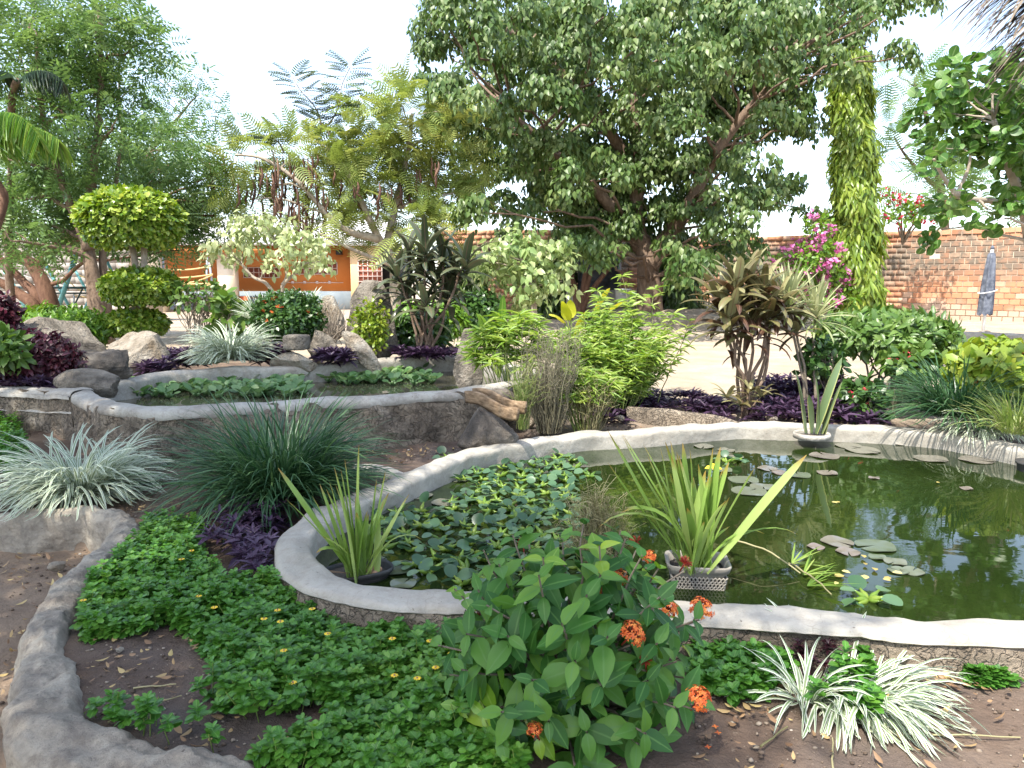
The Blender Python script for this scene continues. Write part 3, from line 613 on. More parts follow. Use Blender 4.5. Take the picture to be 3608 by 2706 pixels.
# ---------------------------------------------------------------- brick wall at the back right
def brick_wall():
    a, b = np.array([13.85, 18.9]), np.array([11.3, 21.1]); t = (a-b)/np.linalg.norm(a-b); ang = math.atan2(t[1], t[0]); nrm = np.array([t[1], -t[0]])
    L0 = 7.; o = b-t*L0; base = .38; bw, bh, g, th = .243, .156, .016, .11
    w = thing('brick_wall', 'tall boundary wall of orange bricks stained dark along its top', 'wall', (o[0], o[1], base)); w.rotation_euler.z = ang
    wid = WL[w.name]
    Lt = L0+np.linalg.norm(a-b)+2.4; H = 16*bh
    def loc(name, V, F, m, attrs=None, stuff=False):
        me = new_mesh(name, V, F, attrs, False, [m]); ob = link(name, me, w); 
        if stuff: ob['kind'] = 'stuff'
        return ob
    loc('mortar', *box(0, .02, -.4, Lt, .17, H-.008), M['mortar'])
    Vb, Fb = box(-(bw-g)/2, 0, -(bh-g)/2, (bw-g)/2, .1, (bh-g)/2)
    bm = bmesh.new(); vs = [bm.verts.new(v) for v in Vb]; [bm.faces.new([vs[i] for i in f]) for f in Fb]; bmesh.ops.bevel(bm, geom=list(bm.edges), offset=.008, segments=1, affect='EDGES')
    me = bpy.data.meshes.new('brick'); bm.to_mesh(me); bm.free(); me.materials.append(M['brick']); mb = MB(); n = 0
    for r in range(16):
        off = bw*.5 if r % 2 else 0; k = 0
        top = r == 15
        while off+k*bw < Lt-bw:
            x = off+k*bw+bw/2; k += 1; z = r*bh+bh/2; dy = random.uniform(-.006, .006)-(.03 if top else 0)
            if r == 11 and 7.4 < x < 7.65: continue
            if x > L0-.15 and x < L0+3.6 and n < 296:
                ob = link('brick', me, w, (x, dy, z)); ob.rotation_euler = (0, random.uniform(-.012, .012), random.uniform(-.02, .02)); ob.scale = (1+random.uniform(-.04, .03), 1, 1+random.uniform(-.06, .02)); n += 1
            else:
                V, F = box(x-(bw-g)/2, dy, z-(bh-g)/2, x+(bw-g)/2, dy+.1, z+(bh-g)/2); mb.add(V, F, tint=random.random())
    V, F, A = mb.get(); loc('brick_courses', V, F, M['brick_far'], A, True)
    return o, t, nrm
BW_O, BW_T, BW_N = brick_wall()
# further stretch of the same boundary behind the big tree
def brick_wall2():
    o = D(1545, 1075, 23.); L = 6.6; base = .3; bw, bh, g = .3, .16, .02
    w = thing('brick_wall', 'orange brick wall glimpsed low behind the trees left of the big trunk', 'wall', (o[0], o[1], base)); mb = MB()
    ob = link('mortar', new_mesh('mortar', *box(0, .02, -.5, L, .2, 17*bh), None, False, [M['mortar']]), w)
    for r in range(17):
        for k in range(int(L/bw)):
            x = k*bw+(bw/2 if r % 2 else 0)+bw/2; V, F = box(x-(bw-g)/2, random.uniform(-.005, .005), r*bh+g/2, x+(bw-g)/2, .08, (r+1)*bh-g/2); mb.add(V, F, tint=random.random())
    V, F, A = mb.get(); q = link('brick_courses', new_mesh('brick_courses', V, F, A, False, [M['brick_far']]), w); q['kind'] = 'stuff'
brick_wall2()
# grey block wall far left
def block_wall():
    o = D(-120, 1080, 24.5); w = thing('block_wall', 'grey concrete block wall behind the blue playground frame', 'wall', (o[0], o[1], 0.)); bw, bh = .46, .23
    link('mortar', new_mesh('mortar', *box(0, .02, -.3, 6.4, .2, 12*bh), None, False, [M['mortar']]), w)
    V, F = box(.008, 0, .008, bw-.008, .1, bh-.008); me = new_mesh('block', V, F, None, False, [M['block']])
    for r in range(12):
        for k in range(13): q = link('block', me, w, (k*bw+(bw/2 if r % 2 else 0), random.uniform(-.008, .008), r*bh))
block_wall()
# ---------------------------------------------------------------- orange building with its porch
def building():
    d = 34.; zf = -.02; L = D(215, 1100, d)[0]; R = D(1350, 1100, d)[0]; eave = D(1200, 858, d)[2]
    w = thing('orange_building', 'long orange building with porch, barred windows and pale sheet roof', 'building', (L, d, zf))
    H = eave-zf; xc = D(1243, 900, d)[0]
    P_ = lambda n, b, m, p=w, **k: part(n, *b, M[m], p, **k)
    P_('wall', box(L, d, zf+1.02, xc, d+.2, eave), 'orange'); P_('plinth', box(L, d-.03, zf-.4, xc, d+.2, zf+1.02), 'plinth')
    P_('end_wall', box(xc+.003, d-.6, zf-.4, R, d+.2, eave+.1), 'peach')
    P_('floor_slab', box(L-1, d-4.2, zf-.6, xc+1.2, d-.03, zf-.03), 'concrete_floor')
    # roof: corrugated sheet sloping up from the eave
    n = 90; xs = np.linspace(L-.5, R+.25, n*2); V = []
    for x, k in zip(xs, range(n*2)):
        for y, z in ((d-1.05, eave+.02), (d+4, eave+1.35)): V.append((x, y, z+.03*(k % 2)))
    V = np.array(V); i = np.arange(n*2-1)*2; V2 = V-np.array([0, 0, .02]); F = np.stack([i, i+2, i+3, i+1], 1)
    part('roof', np.vstack([V, V2]), [np.vstack([F, F[:, ::-1]+len(V)])], M['sheet'], w)
    P_('fascia', box(L-.5, d-1.02, eave-.14, R+.25, d-.98, eave+.0), 'sheet')
    P_('porch_roof', box(L-.4, d-3.4, eave-.5, D(1010, 900, d)[0], d-1.06, eave-.38), 'orange')
    for x, wpx in ((806, 52), (330, 50), (560, 46)):
        q = D(x, 1000, d-2.6)[0]; hw = sc(wpx, d)*.5; P_('column', box(q-hw, d-2.9, zf-.03, q+hw, d-2.35, eave-.5), 'cream')
    def win(px0, py0, px1, py1, nx, ny, yy, back):
        a, b = D(px0, py1, yy), D(px1, py0, yy); f = part('window', *box(a[0], yy-.015, a[2], b[0], yy+.005, b[2]), M[back], w)
        t = .035
        for k in range(nx+1): x = a[0]+(b[0]-a[0])*k/nx; part('bar', *box(x-t/2, yy-.05, a[2], x+t/2, yy-.02, b[2]), M['iron'], f)
        for k in range(ny+1): z = a[2]+(b[2]-a[2])*k/ny; part('bar', *box(a[0]-t/2, yy-.075, z-t/2, b[0]+t/2, yy-.052, z+t/2), M['iron'], f)
    win(860, 943, 985, 978, 7, 2, d, 'terracotta'); win(1040, 925, 1188, 966, 9, 2, d, 'terracotta'); win(1265, 918, 1345, 1010, 5, 5, d-.6, 'terracotta')
    m = MB()
    for k, x in enumerate((1032, 1074, 1118, 1162)): q = D(x, 995, d); m.add(*box(q[0]-.06, d-.05, q[2]-.06, q[0]+.06, d, q[2]+.06))
    a = D(1010, 996, d); b = D(1210, 992, d); m.add(*box(a[0], d-.02, a[2]-.015, b[0], d-.001, a[2]+.015)); m.part('socket_conduit', M['iron'], w)
    q = D(1198, 890, d); P_('wall_lamp', box(q[0]-.12, d-.3, q[2]-.1, q[0]+.12, d, q[2]+.1), 'black_steel')
    # black panel standing in for the shade of the passage right of the end wall
    part('shade_panel', *box(R+.003, d+.1, zf-.3, R+1.3, d+.2, eave), M['doorway_shade'], w)
    # tables and chairs in the porch
    def table(px, wd, label):
        q = D(px, 1100, d-1.6); h = .78; t = thing('porch_table', label, 'table', (q[0], d-1.6, zf)); part('tabletop', *box(q[0]-wd/2, d-1.9, zf+h-.05, q[0]+wd/2, d-1.2, zf+h), M['table_top'], t)
        for sx in (-1, 1):
            for sy in (-1, 1): x, y = q[0]+sx*(wd/2-.08), d-1.55+sy*.28; part('leg', *box(x-.05, y-.05, zf-.03, x+.05, y+.05, zf+h-.052), M['table_top'], t)
    table(885, 1.4, 'worn wooden table in the porch just right of the cream column'); table(1010, 1.5, 'second wooden table in the porch under the barred window')
    def chair(px, m, label):
        q = D(px, 1100, d-2.3); t = thing('plastic_chair', label, 'chair', (q[0], d-2.3, zf)); x, y = q[0], d-2.3
        part('seat', *box(x-.2, y-.2, zf+.43, x+.2, y+.2, zf+.46), M[m], t); V, F = box(x-.2, y-.23, zf+.47, x+.2, y-.205, zf+.84); part('backrest', V, F, M[m], t)
        for sx in (-1, 1):
            for sy in (-1, 1): part('leg', *tube([(x+sx*.17, y+sy*.18, zf+.43), (x+sx*.2, y+sy*.22, zf-.03)], .016, 5), M['black_steel'], t)
    chair(838, 'yellow_plastic', 'yellow plastic chair beside the cream porch column'); chair(866, 'red_plastic', 'orange plastic chair next to the yellow chair in the porch')
building()
# ---------------------------------------------------------------- playground frames
def swing_frame():
    d = 16.5; t = thing('playground_frame', 'turquoise pole swing frame with dark crossbars at far left', 'play frame', D(180, 1110, d))
    def pole(a, b, w, m, n='pole', dd=0, dd2=None): part(n, *tube([D(*a, d+dd), D(*b, d+(dd if dd2 is None else dd2))], sc(w, d)/2, 8), M[m], t)
    pole((275, 880), (205, 1085), 17, 'turq'); pole((160, 930), (255, 1100), 11, 'turq', dd=.3); pole((258, 940), (325, 1060), 10, 'turq', dd=.5)
    pole((325, 1030), (285, 1120), 11, 'turq', dd=-.1); pole((18, 955), (110, 1120), 15, 'turq', dd=-.2); pole((370, 905), (400, 970), 11, 'turq', dd=.4)
    pole((112, 1000), (68, 1115), 7, 'steel', dd=.1); pole((20, 1030), (58, 1110), 8, 'steel', dd=.6); pole((262, 1030), (258, 1100), 6, 'steel', dd=.6)
    pole((292, 1015), (252, 1095), 6, 'dkpole', dd=.2); pole((-120, 1012), (330, 1014), 8, 'dkpole', 'crossbar'); pole((-120, 1034), (330, 1033), 6, 'dkpole', 'crossbar', dd=.2)
    def rope(a, b, sag, m):
        p = np.linspace(D(*a, d+.5), D(*b, d+.5), 9); s = np.linspace(-1, 1, 9); p[:, 2] -= sag*(1-s*s); part('rope', *tube(p, .012, 4), M[m], t)
    rope((262, 962), (420, 975), .12, 'rope'); rope((240, 985), (330, 1000), .2, 'rope'); rope((262, 1040), (400, 1042), .05, 'rope'); rope((160, 965), (240, 1005), .06, 'white_rope'); rope((60, 960), (250, 940), .2, 'white_rope')
swing_frame()
def rope_frame():
    d = 25.; t = thing('rope_climbing_frame', 'grey pole rope ladder frame with sagging yellow ropes before the orange porch', 'play frame', D(735, 1090, d))
    for a, b in (((730, 905), (726, 1080)), ((738, 925), (757, 1080)), ((575, 905), (575, 1080)), ((560, 915), (545, 1080))): part('pole', *tube([D(*a, d), D(*b, d+.2)], .036, 8), M['steel'], t)
    for y0, y1, sg_ in ((945, 935, .1), (977, 966, .06), (984, 968, .2), (1000, 998, .02), (1008, 1000, .14)):
        p = np.linspace(D(560, y0, d), D(750, y1, d), 11); s = np.linspace(-1, 1, 11); p[:, 2] -= sg_*(1-s*s); part('rope', *tube(p, .026, 5), M['rope'], t)
rope_frame()
# ---------------------------------------------------------------- water tank, basin, umbrella, thatch
def tank():
    d = 21.; b = D(2112, 1020, d); r = sc(150, d)/2; z0 = b[2]; h = D(2112, 880, d)[2]-z0
    t = thing('water_tank', 'black plastic water tank half hidden under the big tree', 'water tank', (b[0], d, z0))
    pr = [(r, 0), (r, h*.2), (r*1.03, h*.22), (r, h*.25), (r, h*.45), (r*1.03, h*.47), (r, h*.5), (r, h*.7), (r*.93, h*.82), (r*.7, h*.93), (r*.3, h), (.0, h)]
    part('body', *lathe(pr, 28, (b[0], d, z0)), M['tank'], t, smooth=True); part('lid', *lathe([(r*.32, h), (r*.32, h+.06), (0, h+.08)], 20, (b[0], d, z0)), M['tank'], t)
    g = thing('tank_stand', 'low concrete stand carrying the black water tank', 'stand', (b[0], d, .6)); part('slab', *box(b[0]-.95, d-.7, z0-.5, b[0]+.95, d+.7, z0-.003), M['concrete_floor'], g)
    for sx in (-1, 1): part('pier', *box(b[0]+sx*.6-.15, d-.6, .2, b[0]+sx*.6+.15, d+.6, z0-.503), M['concrete_floor'], g)
    d = 19.4; q = D(2195, 1062, d); u = thing('white_basin', 'white plastic tub resting near the foot of the big trunk', 'tub', q); w = sc(60, d)/2
    part('tub', *lathe([(0, 0), (w*.85, 0), (w*.95, .3), (w*1.05, .3), (w*1.05, .33), (w*.9, .33), (w*.8, .02), (0, .02)], 20, q), M['white_plastic'], u); part('handle', *tube([q+np.array([-w*.5, -w, .2]), q+np.array([0, -w*1.15, .17]), q+np.array([w*.5, -w, .2])], .012, 5), M['steel'], u)
tank()
def umbrella():
    d = 16.2; b = D(3462, 1172, d); tp = D(3487, 880, d); bx = b[0]+.0; u = thing('folded_umbrella', 'folded grey garden umbrella tied round its white pole', 'umbrella', b)
    p0, p1 = b, np.array([b[0]+sc(8, d), d, tp[2]]); part('pole', *tube([p0-np.array([0, 0, .2]), p1], .035, 8), M['pole_white'], u)
    n = 22; m = 18; V = []
    for k in range(m):
        f = k/(m-1); c = p1+(p0-p1)*(.01+.75*f); r = sc(21, d)*(.35+.9*f**.6*(1-.35*f)); r *= (1 if k else .15)
        for j in range(n): a = 2*pi*j/n; rr = r*(1+.28*cos(6*a+f*2.)+.08*sin(11*a)); V.append(c+np.array([rr*cos(a), rr*sin(a), -.06*abs(cos(3*a))*f*(k == m-1)]))
    V = np.array(V); j = np.arange(n); F = np.concatenate([np.stack([k*n+j, (k+1)*n+j, (k+1)*n+(j+1) % n, k*n+(j+1) % n], 1) for k in range(m-1)])
    part('canopy', V, F, M['umbrella'], u, smooth=True); c = p1+(p0-p1)*.5
    part('tie', *tube([c+sc(28, d)*np.array([cos(a), sin(a), .25*cos(a)]) for a in np.linspace(0, 2*pi, 14)], .012, 5), M['pole_white'], u)
    part('finial', *lathe([(0, 0), (.045, .02), (.03, .07), (0, .1)], 8, p1), M['umbrella'], u)
umbrella()
def thatch():
    d = 5.2; t = thing('thatch_roof', 'dark palm thatch corner hanging at the upper right edge', 'thatch roof', D(3640, 60, d)); N = 260
    ed = np.linspace(D(3590, -120, d), D(3900, 160, d-.4), N)+rng.normal(0, .05, (N, 3)); k = rng.random(N)
    B = blades(ed, pi+rng.normal(0, .6, N), pi*.62+rng.random(N)*.2, .32+.35*rng.random(N), .35+.25*rng.random(N), .012+.012*rng.random(N), 5); part('thatch', B[0], B[1], M['hair'], t, dict(tint=B[2]['tint']), stuff=True)
    part('rafter', *tube([D(3700, -60, d), D(4100, -350, d+.6)], .05, 7), M['bark'], t)
    part('eave_pole', *tube([D(3640, -90, d), D(4000, 190, d-.5)], .04, 7), M['bark'], t)
    q = D(3990, 190, d-.4); part('post', *tube([q, np.array([q[0], q[1], -.1])], .07, 8), M['bark'], t)
thatch()
# ---------------------------------------------------------------- trees
def limb(a, b, r0, r1, n=9, sag=0., wig=.06, sides=7, seed=0):
    a, b = np.asarray(a, float), np.asarray(b, float); L = np.linalg.norm(b-a); s = np.linspace(0, 1, n)
    p = a+(b-a)*s[:, None]; w = np.stack([fbm(np.stack([s*3, 0*s+seed, 0*s+k], 1), 7, 3) for k in (0, 5, 9)], 1)
    p = p+w*wig*L*np.sin(s*pi)[:, None]**.7; p[:, 2] += sag*L*np.sin(s*pi)
    return p, tube(p, r0+(r1-r0)*s**.8, sides, False)
def path_tube(pts, r0, r1, sides=9, flare=.5):
    p = spline(pts, 6); s = np.linspace(0, 1, len(p)); r = r0+(r1-r0)*s; r = r*(1+flare*np.exp(-s*9)); V, F = tube(p, r, sides)
    V = V+.08*r0*np.stack([fbm(V*3, k, 4) for k in (1, 2, 3)], 1)*2; return p, (V, F)
def foliage(blobs, sprays, per, tmpl, size, spread, down=.6, out=.5, shell=.45, rnd=.5, zlo=-.55, width=1., nout=.8, nup=.6, seed=0, lensq=1.):
    """blobs (centre, radii): sprays of leaves set in the outer part of each blob. Returns leaf soup and spray points"""
    POS = []; AX = []; NR = []; SP = []; T = []
    for c, r in blobs:
        c = np.asarray(c, float); r = np.asarray(r, float); m = max(3, int(sprays*(r[0]*r[2]+r[0]*r[1]+r[1]*r[2])/3))
        d = sphere_dirs(m, zlo, 1.); rad = shell+(1-shell)*rng.random(m)**.6; sp = c+d*r*rad[:, None]
        SP.append(sp); n = per; sp2 = np.repeat(sp, n, 0); d2 = np.repeat(d, n, 0)
        k = rng.random((m*n, 1)); off = (d2*(out*k) + np.array([0, 0, -1.])*down*k + rng.normal(0, .45, (m*n, 3)))*spread
        POS.append(sp2+off); AX.append(d2*out+np.array([0, 0, -down])+rng.normal(0, rnd, (m*n, 3)))
        NR.append(d2*nout+np.array([0, 0, nup])+rng.normal(0, .45, (m*n, 3)))
        T.append(np.clip(np.repeat(rng.random(m), n)*.35+np.repeat(rng.random(1), m*n)*.15+rng.random(m*n)*.5, 0, 1))
    pos, ax, nr = map(np.concatenate, (POS, AX, NR)); N = len(pos)
    sz = size*(.7+.6*rng.random(N)); return scatter(tmpl, pos, ax, nr, sz, width, np.concatenate(T)), np.concatenate(SP)
def clumped(blobs, nsub, per, tmpl, size, rs, seed=0):
    """drooping sprays: every blob carries domes of leaves with dark hollows between them"""
    POS = []; AX = []; NR = []; T = []
    for c, r in blobs:
        c = np.asarray(c, float); r = np.asarray(r, float); m = max(3, int(nsub*(r[0]*r[2])*1.0))
        d = sphere_dirs(m*2, -.55, 1.); d = d[(d[:, 1] < .35)][:m]; sub = c+d*r*rng.uniform(.6, 1.02, (len(d), 1))
        for s, dd in zip(sub, d):
            R = rs*random.uniform(.65, 1.3); n = int(per*(R/rs)**2); h = sphere_dirs(n, -.15, 1.); h = unit(h+dd*.55+np.array([0, 0, .15])); k = rng.random((n, 1))**1.5
            p = s+h*R*np.array([1.05, 1.05, .75])*rng.uniform(.75, 1., (n, 1))-np.array([0, 0, 1.])*k*R*.75
            POS.append(p); AX.append(h*np.array([.5, .5, .1])+np.array([0, 0, -.85])+rng.normal(0, .33, (n, 3))); NR.append(h+np.array([0, 0, .25])+rng.normal(0, .35, (n, 3)))
            T.append(np.clip(random.random()*.35+rng.random(n)*.65, 0, 1))
    pos, ax, nr, t = map(np.concatenate, (POS, AX, NR, T)); return scatter(tmpl, pos, ax, nr, size*(.75+.5*rng.random(len(pos))), .95, t)
def pxblobs(lst, d, jit=1., depth=1.):
    out = []
    for k, b in enumerate(lst):
        x, y, rx, ry = b[:4]; dd = d+(b[4] if len(b) > 4 else random.uniform(-jit, jit)); c = D(x, y, dd); r = sc(1, dd); out.append((c, (rx*r, (rx+ry)/2*r*depth, ry*r)))
    return out
def build_tree(name, label, base, trunks, blobs, leafmat, bark, leafargs, limb_r=.05, twigs=0, group=None):
    t = thing(name, label, 'tree', base, group); mb = MB(); pts = []
    for tr in trunks:
        p, g = path_tube(tr[0], tr[1], tr[2]); mb.add(*g); pts.append(np.column_stack([p, np.linspace(tr[1], tr[2], len(p))]))
    pts = np.concatenate(pts)
    L = clumped(blobs, **leafargs) if 'nsub' in leafargs else foliage(blobs, **leafargs)[0]
    for k, (c, r) in enumerate(blobs):
        q = pts[:, :3]; dd = np.linalg.norm(q-c, axis=1)+2.*np.maximum(0, q[:, 2]-c[2]+.15*np.linalg.norm(q[:, :2]-c[:2], axis=1)); j = int(np.argmin(dd))
        r0 = min(limb_r, pts[j, 3]*.7); p, g = limb(q[j], c, r0, r0*.35, 9, .05, .12, 6, k); mb.add(*g)
        for s in range(twigs):
            e = c+sphere_dirs(1, -.3, 1)[0]*np.asarray(r)*.85; a = p[random.randint(5, 8)]; mb.add(*limb(a, e, r0*.35, r0*.1, 5, .05, .12, 4, k*9+s)[1])
    mb.part('trunk', M[bark], t, True)
    part('crown', L[0], L[1], M[leafmat], t, L[2], stuff=True); return t
# big fig tree
FIG = [(1530,40,95,80),(1640,60,120,110),(1790,30,110,90),(1760,170,130,85),(1600,215,90,75),(1560,325,90,70),(1690,320,130,90),(1840,290,130,100),(1610,430,105,85),(1760,465,130,100),(1900,420,120,110),(1690,575,110,90),(1840,610,130,100),(1960,545,120,100),(2010,140,110,110),(2130,60,130,95),(2230,180,130,90),(2170,300,140,85,-1.6),(2060,250,100,80),(2330,60,130,95),(2400,190,130,110),(2500,70,130,100),(2560,220,130,105),(2700,50,130,95),(2680,190,120,95),(2830,60,110,80),(2800,170,120,95),(2860,270,115,85),(2980,45,100,60),(3080,40,95,50),(3180,15,85,35),(3060,165,80,50),(3150,205,65,35),(2960,260,95,65),(2620,330,120,100),(2740,360,110,85),(2830,410,90,70),(2880,470,50,70),(2450,400,130,110),(2300,400,130,110,1.),(2560,470,120,100),(2650,550,70,75),(2400,590,130,110,1.2),(2250,590,130,100,1.6),(2090,470,130,110),(2080,640,130,100),(2550,660,120,100),(2700,690,95,50),(2800,690,85,55),(2840,735,65,45),(2640,770,110,80),(2450,780,110,80,1.2),(2290,770,120,90,1.6),(2110,760,120,90),(1950,730,110,85),(1800,730,90,60),(1710,750,70,50),(2560,860,95,70),(2470,910,60,60),(2040,850,90,50),(2190,850,100,60,1.3),(2380,880,60,50,1.),(2000,330,90,80),(2480,300,90,80),(1900,110,60,110),(2640,110,80,80),(2120,390,80,70,-1.),(2700,450,80,70),(1980,640,90,80),(2340,300,90,80)]
FIGB = [(x, y, 190, 150, 2.6) for x in (1650, 1900, 2150, 2400, 2650, 2850) for y in (60, 260)]+[(x, y, 180, 130, 2.8) for x, y in ((1700, 430), (1950, 450), (2200, 480), (2450, 480), (2650, 450), (1800, 600), (2050, 650), (2300, 680), (2500, 640), (2150, 820), (2400, 820), (1950, 760))]+[(2150, 890, 70, 40), (2350, 880, 70, 45), (2440, 960, 60, 55), (2060, 900, 80, 50), (2560, 930, 70, 50)]
fb = D(2290, 1082, 19.3)
big = build_tree('fig_tree', 'huge leafy fig tree with drooping dark green branches in the middle of the yard', fb,
    [([fb-np.array([0, 0, .4]), D(2288, 1000, 19.3), D(2275, 900, 19.3), D(2240, 780, 19.4), D(2250, 600, 19.2), D(2230, 380, 19.1), D(2260, 100, 19)], .31, .10),
     ([D(2280, 930, 19.3), D(2350, 840, 19.2), D(2440, 700, 18.8), D(2560, 480, 18.4), D(2760, 250, 18)], .26, .07), ([D(2262, 860, 19.4), D(2130, 700, 19), D(1980, 560, 18.5), D(1800, 400, 18)], .2, .06),
     ([D(2245, 620, 19.2), D(2100, 400, 18.8), D(1900, 180, 18.4), D(1700, 60, 18.2)], .16, .05)],
    pxblobs([(a[0], a[1], a[2]*.95, a[3]*.95)+tuple(a[4:]) for a in FIG]+FIGB, 17.4, 2.5, .9), 'ficus', 'bark', dict(nsub=19, per=78, tmpl=HEART3, size=.145, rs=.36), .045, 1)
# bare multi stem small tree in front of the tank
s0 = D(2040, 1075, 19.6); st = thing('small_tree', 'bare forked small tree in front of the black water tank', 'tree', s0); mb = MB()
for tp in ((2000, 900), (2100, 880), (2160, 930), (2075, 860)): mb.add(*path_tube([s0-np.array([0, 0, .2]), D((2040*1.2+tp[0])/2.2, 1010, 19.6), D(*tp, 19.5)], .11, .04, 7)[1])
mb.part('trunk', M['bark_red'], st, True); L, _ = foliage(pxblobs([(1990, 880, 70, 40), (2100, 850, 80, 40)], 19.4, .2), 60, 14, HEART, .14, .25, .9, .3); part('crown', L[0], L[1], M['ficus'], st, L[2], stuff=True)
# neem trees on the left
PIN = pinnate()
na = dict(sprays=78, per=7, tmpl=PIN, size=.34, spread=.26, down=.35, out=.7, shell=.35, rnd=.4, zlo=-.45, width=1., nout=.35, nup=.8)
NA = [(330,120,150,110),(150,120,150,120),(60,250,130,110),(200,260,140,110),(90,400,130,90),(240,400,130,90),(400,60,90,60),(420,230,70,60),(340,330,110,80),(120,40,160,80),(420,340,70,60),(480,165,70,45),(530,160,35,25),(300,200,90,70),(300,520,120,80),(160,560,140,90),(400,450,90,70),(30,80,60,60),(420,20,60,50),(60,700,120,90),(230,640,130,80),(130,800,130,80),(40,850,100,70),(250,820,120,70),(330,720,110,70),(20,560,90,80),(560,760,80,60),(120,850,110,40)]
b0 = D(350, 1150, 12.8)
build_tree('neem_tree', 'tall neem tree with a dark double trunk behind the topiary', b0, [([b0-np.array([0, 0, .3]), D(338, 1030, 12.8), D(318, 930, 12.8), D(305, 800, 12.9), D(330, 600, 13), D(350, 400, 13), D(355, 200, 13), D(345, 20, 13)], .14, .025), ([b0+np.array([.1, .05, -.3]), D(372, 1030, 12.9), D(362, 880, 13), D(400, 700, 13.2), D(430, 480, 13.3)], .09, .025), ([D(320, 880, 12.8), D(220, 650, 12.8), D(150, 400, 12.6), D(130, 150, 12.5)], .08, .025)],
    pxblobs(NA, 13., 1.2, .9), 'neem', 'bark', na, .045, 2)
NB = [(60,620,120,80),(180,700,140,80),(30,760,110,80),(300,640,110,80),(90,480,100,80),(420,600,110,80),(480,700,120,80),(350,800,110,70),(430,830,110,70),(560,640,100,80),(640,720,100,70),(600,830,90,60),(700,640,90,70),(760,700,70,60),(520,520,110,70),(680,550,80,60),(620,780,90,60),(700,790,90,60),(540,740,90,50),(650,880,90,40),(760,760,80,50),(820,720,70,45),(880,660,60,40)]
b1 = D(190, 1120, 15.2)
build_tree('neem_tree', 'leaning neem with three red brown trunks beside the playground frame', b1, [([b1-np.array([0, 0, .3]), D(165, 1030, 15.2), D(110, 930, 15.2), D(40, 880, 15.1), D(10, 760, 15)], .18, .06), ([b1-np.array([.2, 0, .3]), D(135, 1050, 15.3), D(80, 990, 15.4), D(30, 940, 15.4), D(-60, 850, 15.4)], .12, .05), ([b1-np.array([.3, 0, .3]), D(120, 1080, 15), D(60, 1030, 15), D(-20, 985, 14.9), D(-150, 950, 14.8)], .13, .06), ([D(120, 940, 15.3), D(300, 780, 16), D(520, 620, 16.5), D(680, 560, 16.8)], .1, .03)],
    pxblobs(NB, 16.2, 1., .9), 'neem', 'bark_red', na, .05, 1)
NC = [(560,270,70,45),(640,290,60,45),(700,285,45,40),(470,310,60,40),(580,360,70,45),(640,420,70,45),(740,350,38,28),(760,410,50,28),(820,420,30,25),(560,450,80,50),(640,500,80,55),(460,400,70,50),(430,500,90,60),(720,480,40,30),(540,560,90,50),(510,230,40,25),(440,110,30,40),(420,60,40,50),(560,600,80,40),(700,530,60,30),(880,510,40,20)]
b2 = D(470, 1120, 20)
build_tree('neem_tree', 'thin airy neem with open wispy branches against the white sky', b2, [([b2-np.array([0, 0, .3]), D(470, 900, 20), D(480, 700, 20), D(520, 540, 20), D(640, 400, 20), D(700, 330, 20)], .12, .008), ([D(490, 600, 20), D(560, 500, 20), D(640, 470, 20), D(760, 460, 20)], .05, .008), ([D(480, 640, 20), D(430, 450, 20), D(420, 250, 20), D(430, 80, 20)], .06, .008)],
    pxblobs(NC, 20., .8, 1.), 'neem', 'bark', dict(na, sprays=40, size=.30), .035, 2)
# feathery flame tree with hanging pods
BIP = bipinnate()
FL = [(1460,400,130,60),(1330,440,120,50),(1250,520,130,50),(1420,520,150,60),(1560,480,90,70),(1180,600,120,45),(1330,610,150,55),(1480,620,140,60),(1220,690,130,45),(1380,710,150,50),(1530,720,110,60),(1300,790,130,40),(1450,800,130,45),(1180,760,90,40),(1580,600,90,60),(1050,560,100,40),(960,530,90,30),(860,560,80,30),(1080,490,90,35),(960,650,100,40),(1060,720,80,40),(880,700,80,35),(1500,860,90,35),(1400,370,90,40),(1350,560,120,45),(1250,610,100,40),(1600,680,70,60),(1240,830,80,25)]
b3 = D(1385, 1090, 16)
fl = build_tree('flame_tree', 'yellow green feathery flame tree with layered fronds in front of the orange building', b3, [([b3-np.array([0, 0, .3]), D(1392, 980, 16), D(1375, 900, 16), D(1330, 830, 15.9), D(1270, 700, 15.8), D(1200, 560, 15.8)], .12, .05), ([D(1362, 870, 16), D(1400, 700, 16.2), D(1440, 520, 16.3), D(1450, 400, 16.4)], .08, .03), ([D(1330, 840, 15.9), D(1200, 800, 15.5), D(1050, 640, 15.4), D(930, 560, 15.4), D(830, 545, 15.4)], .07, .02), ([D(1375, 930, 15.9), D(1290, 900, 15.6), D(1180, 850, 15.3), D(1120, 820, 15.2)], .05, .02), ([D(1200, 600, 15.8), D(1160, 470, 15.8), D(1130, 430, 15.8)], .03, .015)],
    pxblobs(FL, 16., 1., 1.), 'albizia', 'bark_pale', dict(sprays=46, per=5, tmpl=BIP, size=.48, spread=.3, down=.2, out=.9, shell=.25, rnd=.28, zlo=-.5, nout=.1, nup=1.), .035, 1)
M['shoot'] = leaf_mat('young_frond', (.04, .07, .03), (.07, .1, .045), (.1, .13, .06), .5, .3)
